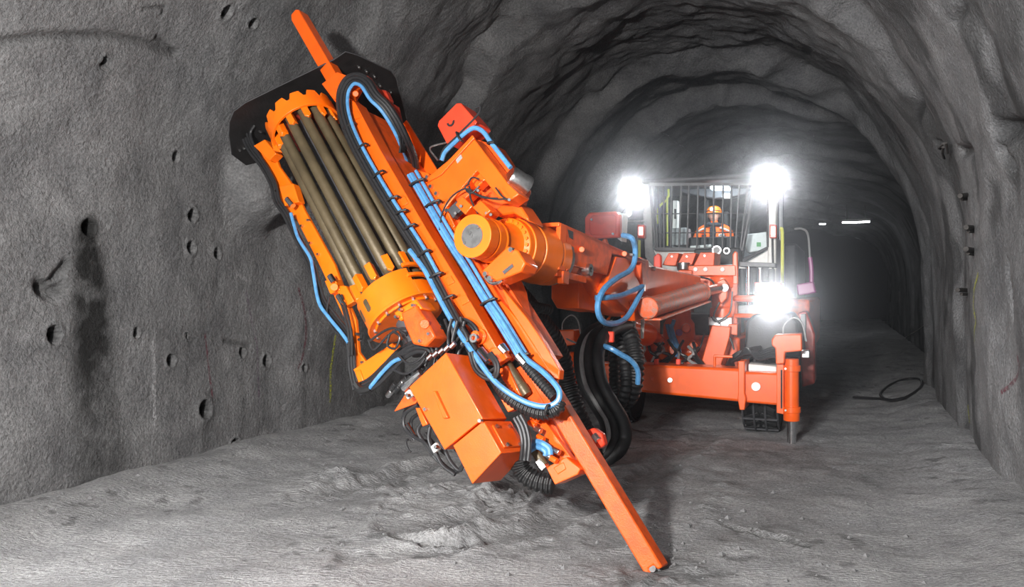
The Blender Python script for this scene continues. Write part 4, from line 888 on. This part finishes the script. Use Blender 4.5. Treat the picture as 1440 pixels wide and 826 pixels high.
# grille of bars before the windscreen
gz = CZ + .16
gr = rb('grille_frame', [(913, 257), (1062, 257), (1062, 261), (913, 262)], gz, .04, M_DGREY, cab, .004)
rb('grille_frame', [(921, 348), (1044, 349), (1044, 353), (921, 353)], gz, .04, M_DGREY, gr, .004)
for a, b in (((914, 259), (922, 350)), ((1061, 259), (1044, 352))): part(MB().cyl(RF.at(*a, gz - .02), RF.at(*b, gz - .02), .02, n=8), 'grille_post', M_DGREY, gr, 0)
for a, b in ((919, 925), (925, 929), (933, 934), (945, 943), (958, 955), (969, 966), (982, 980), (992, 991), (1004, 1003), (1017, 1016), (1029, 1027), (1040, 1034), (1052, 1041)):
    part(MB().cyl(RF.at(a, 259, gz - .02), RF.at(b, 351, gz - .02), .0135, n=8), 'grille_bar', M_DGREY, gr, 0)
for y in (301, 328): part(MB().cyl(RF.at(918, y, gz - .03), RF.at(1052 if y < 310 else 1047, y - 1, gz - .03), .008, n=8), 'grille_bar', M_DGREY, gr, 0)
# inside
part(MB().hose([RF.at(940, 266, CZ - .1), RF.at(940, 276, CZ - .1), RF.at(938, 284, CZ - .1), RF.at(938, 346, CZ - .1)], .016), 'yellow_handrail', M_YEL, cab, 0)
part(MB().hose([RF.at(938, 281, CZ - .1), RF.at(927, 291, CZ - .1), RF.at(925, 300, CZ - .1), RF.at(924, 315, CZ - .1)], .015), 'yellow_handrail', M_YEL, cab, 0)
rb('screen_column', [(946, 282), (953, 282), (954, 324), (945, 324)], CZ - .35, .12, M_WHITE, cab, .01)
rb('screen', [(948, 294), (951, 294), (951, 308), (948, 308)], CZ - .345, .02, M_BLK, cab, 0)
rb('control_cabinet', [(944, 321), (966, 320), (968, 345), (944, 346)], CZ - .3, .3, M_GREY, cab, .015)
rb('control_cabinet', [(1046, 330), (1078, 326), (1080, 352), (1050, 356)], CZ - .45, .3, M_WHITE, cab, .015)
rb('green_sticker', [(1064, 341), (1070, 341), (1070, 347), (1064, 347)], CZ - .445, .008, mat('green_label', (.08, .35, .08), .5), cab, 0)
rb('console', [(968, 334), (1040, 332), (1042, 352), (968, 352)], CZ - .18, .25, M_BLK, cab, .02)
rb('console_top', [(970, 346), (1000, 344), (1000, 348), (970, 350)], CZ - .1, .15, M_WHITE, cab, .01)
rb('hood_block', [(976, 350), (1040, 348), (1042, 378), (976, 378)], CZ + .3, .2, M_BLK, body, .02)
part(MB().ringsolid(RF.at(1008, 352, CZ + .31), -RB, 0, .02, .045, .06, 24), 'headlamp_ring', M_STEEL, body, 0)
part(MB().cyl(RF.at(1008, 352, CZ + .30), RF.at(1008, 352, CZ + .315), .044, n=20), 'headlamp_glass', M_GREY, body, 0)
part(MB().ringsolid(RF.at(1022, 353, CZ + .31), -RB, 0, .02, .03, .042, 24), 'headlamp_ring', M_STEEL, body, 0)
rb('hood_strip', [(982, 372), (1048, 372), (1048, 378), (982, 378)], CZ + .32, .05, M_WHITE, body, .006)
M_ROOFL = mat('roof_lamp_glass', (.72, .86, 1.0), .4, emit=7)
rb('roof_lamp', [(998, 263), (1003, 260), (1022, 260), (1026, 264), (1024, 266), (999, 266)], CZ - .55, .25, M_ROOFL, cab, .01)
lamp('AREA', 'roof_lamp_light', RF.at(1010, 272, CZ - .22), RF.at(1004, 308, CZ - .62), 12, .35, (.85, .93, 1))
rb('roof_console', [(955, 264), (1058, 264), (1050, 272), (1030, 278), (1004, 280), (985, 276), (960, 272)], CZ - .75, .2, M_DGREY, cab, .02)
rb('roof_monitor', [(1015, 272), (1027, 272), (1027, 279), (1015, 279)], CZ - .5, .06, M_WHITE, cab, .01)
rb('seat_back', [(978, 296), (1026, 296), (1030, 380), (974, 380)], CZ - 1.05, .15, M_BLK, cab, .04)
rb('seat_base', [(970, 378), (1032, 378), (1032, 388), (970, 388)], CZ - .55, .55, M_BLK, cab, .03)
# mirrors, rails, marker lamps outside
part(MB().hose([RF.at(1097, 322, CZ + .1), RF.at(1100, 328, CZ + .1), RF.at(1100, 398, CZ + .1)], .022), 'yellow_handrail', M_YEL, cab, 0)
part(MB().cyl(RF.at(1086, 330, CZ + .05), RF.at(1087, 378, CZ + .05), .014, n=8), 'black_pipe', M_BLK, cab, 0)
part(MB().hose([RF.at(899, 338, CZ + .1), RF.at(899, 366, CZ + .1)], .02), 'yellow_handrail', M_YEL, cab, 0)
part(MB().cyl(RF.at(876, 311, CZ + .15), RF.at(908, 311, CZ + .1), .012, n=8), 'lamp_bracket', M_STEEL, cab, 0)
M_MARK = mat('marker_glow', (1, .62, .55), .4, emit=2.2)
for x in (901, 1087):
    mk = rb('marker_lamp', [(x - 5, 316), (x + 5, 316), (x + 5, 335), (x - 5, 335)], CZ + .18, .12, M_RED, cab, .012)
    rb('marker_lens', [(x - 3, 319), (x + 3, 319), (x + 3, 331), (x - 3, 331)], CZ + .188, .02, M_MARK, mk, .004, label='pale glowing lens')
M_LAMP = mat('work_lamp_glass', (1, .98, .95), .3, emit=60)
def worklamp(x, y, z, r, watts, aim):
    c = RF.at(x, y, z); d = (V3(aim) - c).normalized()
    h = part(MB().lathe(c - d * .12, d, [(0, r * .5), (.03, r * .9), (.10, r * 1.12), (.125, r * 1.12), (.125, r * .98), (.11, r * .95)], 28), 'work_lamp', M_BLK, None, .003)
    part(MB().lathe(c - d * .012, d, [(0, r * .95), (.014, r * .9), (.02, r * .5)], 28), 'work_lamp_glass', M_LAMP, h, 0, label='blazing white work lamp glass')
    part(MB().cyl(c - d * .10, c - d * .10 - V3((0, 0, .22)), .018, n=8), 'work_lamp_bracket', M_DGREY, h, 0)
    L = lamp('SPOT', 'work_lamp_light', c + d * .03, aim, watts, r * .8, (.96, .98, 1), 26, .2)
worklamp(890, 272, CZ + .25, .11, 800, (1.1, 0, 1.5))
worklamp(1081, 257, CZ + .25,   .14, 900, (.0, 0, 1.3))
worklamp(1087, 423, -.45, .10, 760, (.0, 0, 1.5))
part(MB().lathe(RF.at(882, 300, CZ + .3), -RB, [(-.06, .03), (-.03, .06), (0, .065), (.005, .05)], 20), 'spare_lamp', M_STEEL, None, .003)
# hoses hanging under the boom to the floor
part(MB().corrugated(PP([(700, 380, 5.6), (728, 412, 5.8), (756, 446, 6.1), (776, 472, 6.3), (791, 505, 6.5), (799, 540, 6.55), (812, 580, 6.5), (826, 612, 6.6), (836, 640, 6.8), (838, 650, 6.95)]), .075, .05, 12), 'trailing_hose', M_BLK, None, 0)
part(MB().corrugated(PP([(698, 366, 5.5), (722, 402, 5.6), (745, 428, 5.8), (772, 436, 6.0)]), .04, .03, 10), 'trailing_hose', M_BLK, None, 0)
for k in range(3): part(MB().hose(PP([(716, 392 + k * 2, 5.5), (738, 418 + k * 4, 5.7), (758, 430 + k * 2, 5.9), (774, 436, 6.0)]), .008), 'hose', M_GREY, None, 0)
gS = [(872, 458, 7.6), (852, 462, 7.4), (836, 476, 7.2), (829, 503, 7.05), (834, 538, 6.95), (850, 568, 6.9), (864, 592, 6.9), (867, 615, 6.9), (858, 634, 6.85), (838, 648, 6.9)]
part(MB().hose([p + RX * .075 for p in PP(gS)], .06, 12), 'trailing_hose', M_BLK, None, 0)
part(MB().hose([p - RX * .01 - RB * .03 for p in PP(gS)], .05, 12), 'trailing_hose', M_BLK, None, 0)
part(MB().hose([p - RX * .09 + V3((0, 0, .0)) for p in PP(gS)], .055, 12), 'trailing_hose', M_BLK, None, 0)
part(MB().hose([p - RX * .05 - RB * .07 for p in PP(gS)], .022, 10), 'trailing_hose', M_GREY, None, 0)
part(MB().corrugated(PP([(868, 452, 7.9), (884, 468, 7.6), (893, 500, 7.45), (892, 540, 7.4), (882, 562, 7.5), (872, 560, 7.7), (868, 530, 7.9), (872, 480, 8.1)]), .085, .05, 14), 'trailing_hose', M_BLK, None, 0)
part(MB().corrugated(PP([(856, 464, 7.9), (870, 478, 7.6), (878, 510, 7.4), (880, 545, 7.35), (872, 568, 7.45), (866, 552, 7.7), (864, 500, 7.9)]), .06, .05, 14), 'trailing_hose', M_BLK, None, 0)
part(MB().hose(PP([(846, 486, 7.1), (858, 490, 7.0), (872, 498, 7.0), (888, 508, 7.05), (897, 522, 7.1), (897, 540, 7.15)]), .024), 'blue_hose', M_BLUE, None, 0)
part(MB().box(Frame(P(853, 474, 7.2), RX, V3((0, 0, 1)), -RB), (0, 0, 0), (.14, .10, .05)), 'hose_hanger', M_RED, None, .01)
part(MB().hose(PP([(852, 470, 7.2), (850, 460, 7.3), (848, 445, 7.4)]), .014), 'hose_hanger_chain', M_STEEL, None, 0)
# ------------------------------------------------------------------ operator seated in the cab
M_SKIN = mat('skin', (.62, .34, .25), .5, 0, .08, 30)
M_JACK = mat('hi_vis_orange_cloth', (.95, .15, .015), .75, 0, .15, 30, .3, 80)
M_DARKC = mat('dark_work_cloth', (.025, .028, .035), .8, 0, .2, 40)
M_REFL = mat('reflective_tape', (.75, .75, .72), .35)
M_HAIR = mat('short_dark_hair', (.03, .02, .015), .8)
hc = RF.at(1004, 303, CZ - .72)
man = empty('person', hc - V3((0, 0, .95)), 'person in an orange helmet and orange work jacket seated behind the barred cab window', 'person')
HF = Frame(hc, RX, -RB, V3((0, 0, 1)))         # x to image right, y toward camera, z up
def skinned(name, verts, edges, radii, m, par, root=0, mats=None, sub=2):
    me = bpy.data.meshes.new(name); wv = [HF.p(*q) for q in verts]; c = wv[root]
    me.from_pydata([q - c for q in wv], edges, []); me.materials.append(m)
    o = bpy.data.objects.new(name, me); link(o, par, c)
    bm = bmesh.new(); bm.from_mesh(me); ly = bm.verts.layers.skin.verify()
    for v, r in zip(bm.verts, radii):
        v[ly].radius = r if isinstance(r, tuple) else (r, r); v[ly].use_root = v.index == root
    bm.to_mesh(me); bm.free()
    md = o.modifiers.new('skin', 'SKIN'); md.use_smooth_shade = True
    sb = o.modifiers.new('sub', 'SUBSURF'); sb.levels = sb.render_levels = sub
    return o
# body: pelvis, belly, chest, neck base; arms to the levers; legs to the pedals
bv = [(0, -.04, -.78), (0, -.03, -.62), (0, .0, -.42), (0, .0, -.25), (0, .0, -.13), (0, .01, -.03),
      (-.12, .0, -.20), (-.21, .0, -.23), (-.27, .10, -.46), (-.20, .34, -.50), (.12, .0, -.20), (.21, .0, -.23), (.27, .10, -.46), (.20, .34, -.50),
      (-.10, .02, -.80), (-.14, .42, -.76), (-.14, .50, -1.16), (-.14, .64, -1.20), (.10, .02, -.80), (.14, .42, -.76), (.14, .50, -1.16), (.14, .64, -1.20)]
be = [(0, 1), (1, 2), (2, 3), (3, 4), (4, 5), (3, 6), (6, 7), (7, 8), (8, 9), (3, 10), (10, 11), (11, 12), (12, 13), (0, 14), (14, 15), (15, 16), (16, 17), (0, 18), (18, 19), (19, 20), (20, 21)]
br = [(.16, .12), (.15, .11), (.17, .12), (.15, .10), .06, .055, .085, .075, .056, .042, .085, .075, .056, .042, .09, .07, .05, .045, .09, .07, .05, .045]
body_ = skinned('body', bv, be, br, M_JACK, man)
part(MB().prism(Frame(HF.p(0, .118, -.33), HF.X, HF.Z, HF.Y), [(-.035, -.16), (.035, -.16), (.045, .10), (.03, .17), (-.03, .17), (-.045, .10)], -.03, .016), 'jacket_front', M_DARKC, man, .01, label='dark zipped front of the jacket')
part(MB().hose([HF.p(-.10, .06, -.155), HF.p(-.05, .095, -.14), HF.p(0, .11, -.15), HF.p(.05, .095, -.14), HF.p(.10, .06, -.155)], .032, 10), 'collar', M_DARKC, man, 0)
for s_ in (-1, 1):
    part(MB().hose([HF.p(s_ * .10, .112, -.19), HF.p(s_ * .17, .10, -.215), HF.p(s_ * .235, .06, -.25)], .013, 6), 'reflective_stripe', M_REFL, man, 0)
part(MB().box(HF, (.125, .135, -.30), (.08, .012, .035)), 'chest_badge', M_REFL, man, .004, label='white chest badge')
part(MB().box(HF, (.125, .142, -.30), (.05, .004, .014)), 'badge_mark', M_DARKC, man, 0)
part(MB().box(HF, (-.12, .135, -.30), (.07, .012, .02)), 'chest_badge', M_DARKC, man, .004, label='dark chest mark')
head = MB().sphere((0, 0, 0), 1, n=24, m=18)
hv = []
for q in head.v:                                # shape the ball into a head: jaw narrower, face flatter
    x, y, z = q; jaw = 1 - .34 * max(0, -z) ** 1.3; xx = x * .078 * jaw; yy = y * (.098 if y < 0 else .092) * (1 - .12 * max(0, -z)); zz = z * .122
    if y > 0: yy += .012 * math.exp(-((z + .05) / .16) ** 2 - (x / .17) ** 2) * y + .010 * math.exp(-((z + .9) / .2) ** 2) * y - .010 * math.exp(-((z - .12) / .12) ** 2 - ((abs(x) - .42) / .2) ** 2) * y
    hv.append(HF.p(xx, yy, zz))
head.v = hv; hd_ = part(head, 'head', M_SKIN, man, 0)
part(MB().add([HF.p(*q) for q in ((-.008, .088, .022), (.008, .088, .022), (-.018, .088, -.026), (.018, .088, -.026), (0, .118, -.022), (0, .096, .02))], [(0, 2, 4, 5), (1, 5, 4, 3), (2, 3, 4), (0, 5, 1)]), 'nose', M_SKIN, hd_, .003)
part(MB().hose([HF.p(-.024, .084, -.055), HF.p(0, .093, -.052), HF.p(.024, .084, -.055)], .005, 6), 'mouth', mat('lips', (.38, .13, .11), .5), hd_, 0)
for s_ in (-1, 1):
    part(MB().sphere(HF.p(s_ * .031, .076, .016), .013, n=10, m=8), 'eye', M_WHITE, hd_, 0)
    part(MB().sphere(HF.p(s_ * .031, .085, .016), .006, n=8, m=6), 'pupil', M_BLK, hd_, 0)
    part(MB().hose([HF.p(s_ * .050, .074, .034), HF.p(s_ * .032, .088, .038), HF.p(s_ * .014, .090, .034)], .005, 6), 'eyebrow', M_HAIR, hd_, 0)
    part(MB().sphere(HF.p(s_ * .080, -.005, .0), .03, (.35, .7, 1.1), F=HF), 'ear', M_SKIN, hd_, 0)
part(MB().sphere(HF.p(0, -.012, .02), 1, (.083, .098, .118), n=20, m=10, F=HF), 'hair', M_HAIR, hd_, 0) if False else part(MB().lathe(HF.p(0, -.02, -.01), (0, 0, 1), [(-.05, .072), (0, .088), (.05, .09), (.08, .08)], 20), 'hair', M_HAIR, hd_, 0)
hm = MB(); n_ = 28; rows = []
for i in range(9):
    ph = PI / 2 * i / 8; z = .035 + .105 * math.sin(ph); k = math.cos(ph) ** .8
    rows.append([HF.p(.112 * k * math.sin(2 * PI * j / n_), -.008 + .135 * k * math.cos(2 * PI * j / n_), z) for j in range(n_)])
brim = [HF.p(.118 * math.sin(2 * PI * j / n_), -.008 + (.165 if math.cos(2 * PI * j / n_) > 0 else .14) * math.cos(2 * PI * j / n_), .028) for j in range(n_)]
rows = [brim] + rows
hm.add([q for r_ in rows for q in r_], [(i * n_ + j, i * n_ + (j + 1) % n_, (i + 1) * n_ + (j + 1) % n_, (i + 1) * n_ + j) for i in range(9) for j in range(n_)] + [tuple(range(n_))])
helm = part(hm, 'helmet', mat('helmet_orange', (.95, .20, .01), .25, coat=.4), man, 0)
part(MB().cyl(HF.p(-.01, .118, .075), HF.p(-.01, .152, .075), .024, .028, 16), 'helmet_lamp', M_WHITE, helm, .003)
part(MB().hose([HF.p(-.10, .06, .055), HF.p(-.05, .115, .06), HF.p(.05, .115, .06), HF.p(.10, .06, .055)], .006, 6), 'helmet_band', M_DARKC, helm, 0)
for s_ in (-1, 1):                              # hands closed round the two levers
    w_ = V3((s_ * .20, .34, -.50)); hnd = MB()
    hnd.hose([HF.p(*(w_ + V3(q))) for q in ((0, -.02, 0), (0, .02, .002), (0, .05, .0), (0, .08, -.004), (0, .095, -.006))], .02, 10); hnd.v = [q for q in hnd.v]
    for k, (dx, L) in enumerate(((-.030, .066), (-.010, .075), (.010, .070), (.029, .055))):
        a = w_ + V3((dx, .075, .004)); hnd.hose([HF.p(*q) for q in (a + V3((0, -.02, 0)), a + V3((0, .012, .004)), a + V3((0, L * .55, -.010)), a + V3((0, L * .6, -.034)), a + V3((0, L * .35, -.050)))], .0088, 8, 4)
    hnd.box(HF, (w_.x, w_.y + .045, w_.z), (.08, .07, .026))
    a = w_ + V3((-s_ * .036, .03, 0)); hnd.hose([HF.p(*q) for q in (a + V3((s_ * .01, -.01, 0)), a + V3((-s_ * .022, .02, -.012)), a + V3((-s_ * .020, .048, -.030)))], .010, 8, 4)
    part(hnd, 'hand', M_SKIN, man, .006)
    part(MB().cyl(HF.p(w_.x, w_.y + .075, w_.z - .17), HF.p(w_.x, w_.y + .085, w_.z + .02), .014, n=10), 'control_lever', M_BLK, cab, 0)

# ------------------------------------------------------------------ marks sprayed on the wall, bolts, lights, cables
WALLL = bpy.data.objects['wall_left']; WALLR = bpy.data.objects['wall_right']
def ribbon(name, pix, wd, m, par, off=.006, jag=.25, n=10, fill=.0):
    pts = smooth_path([V3((a, b, 0)) for a, b in pix], n); q = [shell_pt(p.x, p.y, off) for p in pts]; vs = []; fs = []
    r_ = random.Random(len(pix) * 7 + int(pix[0][0]))
    for i, (p, nn) in enumerate(q):
        t = (q[min(i + 1, len(q) - 1)][0] - q[max(i - 1, 0)][0]).normalized(); sd = t.cross(nn).normalized(); h = wd * .5 * (1 + r_.uniform(-jag, jag))
        vs += [p - sd * h, p - sd * h * .3, p + sd * h * .3, p + sd * h]
    for i in range(len(q) - 1): fs += [(4 * i + k, 4 * i + k + 1, 4 * i + k + 5, 4 * i + k + 4) for k in range(3)]
    return MB().add(vs, fs).build(name, m, par, 0)
def spray(name, col, dens=.5):
    m = bpy.data.materials.new(name); m.use_nodes = True; nt = m.node_tree; b = nt.nodes['Principled BSDF']; N = nt.nodes.new
    b.inputs['Base Color'].default_value = (*col, 1); b.inputs['Roughness'].default_value = .9
    tc, n, r = N('ShaderNodeTexCoord'), N('ShaderNodeTexNoise'), N('ShaderNodeValToRGB'); n.inputs['Scale'].default_value = 45; n.inputs['Detail'].default_value = 5
    r.color_ramp.elements[0].position = 1 - dens - .12; r.color_ramp.elements[1].position = 1 - dens + .15; r.color_ramp.elements[1].color = (.75, .75, .75, 1)
    nt.links.new(tc.outputs['Object'], n.inputs[0]); nt.links.new(n.outputs[0], r.inputs[0]); nt.links.new(r.outputs[0], b.inputs['Alpha']); return m
S_W = spray('white_spray', (.42, .42, .43), .5); S_Y = spray('yellow_spray', (.42, .44, .06), .55); S_R = spray('dark_red_spray', (.16, .03, .05), .5); S_P = spray('purple_spray', (.16, .10, .16), .45)
for pix, wd, m in (([(475, 470), (470, 505), (467, 530), (467, 566)], .035, S_Y), ([(421, 405), (428, 432), (432, 470), (427, 500), (421, 520)], .028, S_R), ([(433, 438), (440, 465), (436, 495)], .05, S_W), ([(357, 410), (366, 450), (372, 500), (374, 570)], .022, S_P),
                   ([(301, 470), (304, 520), (307, 560)], .016, S_R), ([(219, 480), (223, 530), (224, 600)], .035, S_W), ([(412, 495), (411, 520), (411, 538)], .02, S_W),
                   ([(402, 558), (406, 553), (410, 557), (408, 565), (402, 575), (410, 575)], .010, S_W), ([(414, 574), (414, 556), (421, 555)], .010, S_W)):
    ribbon('paint_mark', pix, wd, m, WALLL)
for pix, wd, m in (([(1385, 385), (1378, 425), (1381, 450), (1376, 480)], .05, S_Y), ([(1420, 500), (1422, 520), (1414, 540), (1408, 552)], .035, S_R), ([(1437, 430), (1430, 480)], .03, S_P), ([(1356, 570), (1358, 595)], .05, S_Y)):
    ribbon('paint_mark', pix, wd, m, WALLR)
M_RUST = mat('rusty_steel', (.05, .045, .042), .7, .4, .3, 40)
for lab, ends in (('upper of two short dark bolt ends projecting from the right rock wall', ((1366, 322), (1383, 318))), ('lower of two short dark bolt ends projecting from the right rock wall', ((1366, 354), (1383, 350))),
                  ('highest dark bolt stub on the right rock wall below the scrap wire', ((1357, 276), (1370, 272))), ('small dark bolt stub low on the right rock wall', ((1347, 409), (1358, 408)))):
    (a, na), (b, nb) = shell_pt(*ends[0], .02), shell_pt(*ends[1], .09)
    t = empty('rock_bolt', a, lab, 'rock bolt'); part(MB().cyl(a - na * .1, b, .022, n=10), 'bolt_bar', M_RUST, t, .002)
    a2, b2 = shell_pt(ends[0][0] + 2, ends[0][1] + 5, .02)[0], shell_pt(ends[1][0] - 3, ends[1][1] + 6, .06)[0]; part(MB().cyl(a2 - na * .08, b2, .016, n=8), 'bolt_bar', M_RUST, t, .002)
t = empty('wire_end', shell_pt(1328, 204)[0], 'bent dark wire ends sticking out high on the right rock wall', 'wire')
for pix in ([(1317, 212), (1328, 205), (1338, 198)], [(1328, 223), (1333, 212), (1337, 203)], [(1337, 214), (1338, 198)]):
    q = [shell_pt(a, b, .05 + .02 * i)[0] for i, (a, b) in enumerate(pix)]; part(MB().hose(q, .012, 6), 'wire', M_RUST, t, 0)
# far tube lights under the roof
M_TUBE = mat('tube_light', (.96, .98, 1), .3, emit=26)
tcent = V3(TA * 31 + NA * .30); tcent.z = 4.05
TF = Frame(tcent, V3(NA), V3(TA), V3((0, 0, 1)))
t = empty('tube_lamp', tcent, 'bright white tube lamp hanging far down the dark drift', 'lamp')
part(MB().box(TF, (0, 0, .06), (.95, .18, .08)), 'lamp_housing', M_GREY, t, .01); part(MB().box(TF, (0, 0, 0), (.90, .12, .05)), 'lamp_tube', M_TUBE, t, .01)
for x in (-.3, .3): part(MB().cyl(TF.p(x, 0, .1), TF.p(x, 0, 1.2), .012, n=6), 'hanging_wire', M_RUST, t, 0)
tcent = V3(TA * 40 + NA * -1.05); tcent.z = 5.05 - .3
TF = Frame(tcent, V3(NA), V3(TA), V3((0, 0, 1)))
t = empty('tube_lamp', tcent, 'small farthest white lamp deep in the drift beside the rig', 'lamp')
part(MB().box(TF, (0, 0, .05), (.30, .16, .06)), 'lamp_housing', M_GREY, t, .01); part(MB().box(TF, (0, 0, 0), (.26, .10, .05)), 'lamp_tube', M_TUBE, t, .01)
part(MB().cyl(TF.p(0, 0, .05), TF.p(0, 0, .6), .012, n=6), 'hanging_wire', M_RUST, t, 0)
# cables by the right wall
def gpath(pix, r):
    out = []
    for a, b in pix:
        d = CAMZ * FPX / (b - 413); x = (a - 720) / FPX * d; out.append(V3((x, d, ground(x, d) + r)))
    return out
o = MB().hose(gpath([(1200, 560), (1232, 564), (1262, 572), (1284, 566), (1296, 556), (1292, 545), (1270, 543), (1250, 548), (1238, 558), (1250, 568), (1275, 570)], .02), .02).build('floor_cable', M_HOSE, None, 0); obj_tag(o, 'thick dark cable looped on the floor at the foot of the right wall', 'cable')
cp = [shell_pt(a, b, .06)[0] for a, b in ((1256, 440), (1242, 462), (1231, 480), (1236, 498), (1256, 508))]
o = MB().hose(cp, .012).build('wall_cable', M_WHITE, None, 0); obj_tag(o, 'thin pale cable hanging slack on the far right wall', 'cable')
cp = [shell_pt(a, b, .06)[0] for a, b in ((1264, 470), (1262, 500), (1259, 530))]
o = MB().hose(cp, .014).build('wall_cable', M_WHITE, None, 0); obj_tag(o, 'pale cable running straight down the far right wall to the floor', 'cable')
# crumbs of rock on the floor
cr = MB(); r_ = random.Random(9)
for k in range(420):
    if k < 200: a, b = r_.uniform(430, 980), r_.uniform(650, 815)
    elif k < 320: a, b = r_.uniform(940, 1300), r_.uniform(680, 820)
    else: a = r_.uniform(0, 560); b = 738 - a * .268 + r_.uniform(0, 14)
    d = CAMZ * FPX / (b - 413); x = (a - 720) / FPX * d; s_ = .006 + .020 * r_.random() ** 3
    c = V3((x, d, ground(x, d) + s_ * .3)); vs = [c + V3((dx * s_ * r_.uniform(.6, 1.3), dy * s_ * r_.uniform(.6, 1.3), dz * s_ * r_.uniform(.4, .9))) for dx, dy, dz in ((1, 0, 0), (-1, 0, 0), (0, 1, 0), (0, -1, 0), (0, 0, 1), (0, 0, -1))]
    cr.add(vs, [(0, 2, 4), (2, 1, 4), (1, 3, 4), (3, 0, 4), (2, 0, 5), (1, 2, 5), (3, 1, 5), (0, 3, 5)])
o = cr.build('rock_crumbs', M_RUST if False else mat('crumb_rock', (.20, .20, .205), .9, 0, .3, 20), None, 0, smooth=False, kind='stuff'); obj_tag(o, 'small loose rock crumbs scattered over the dusty floor', 'rubble')
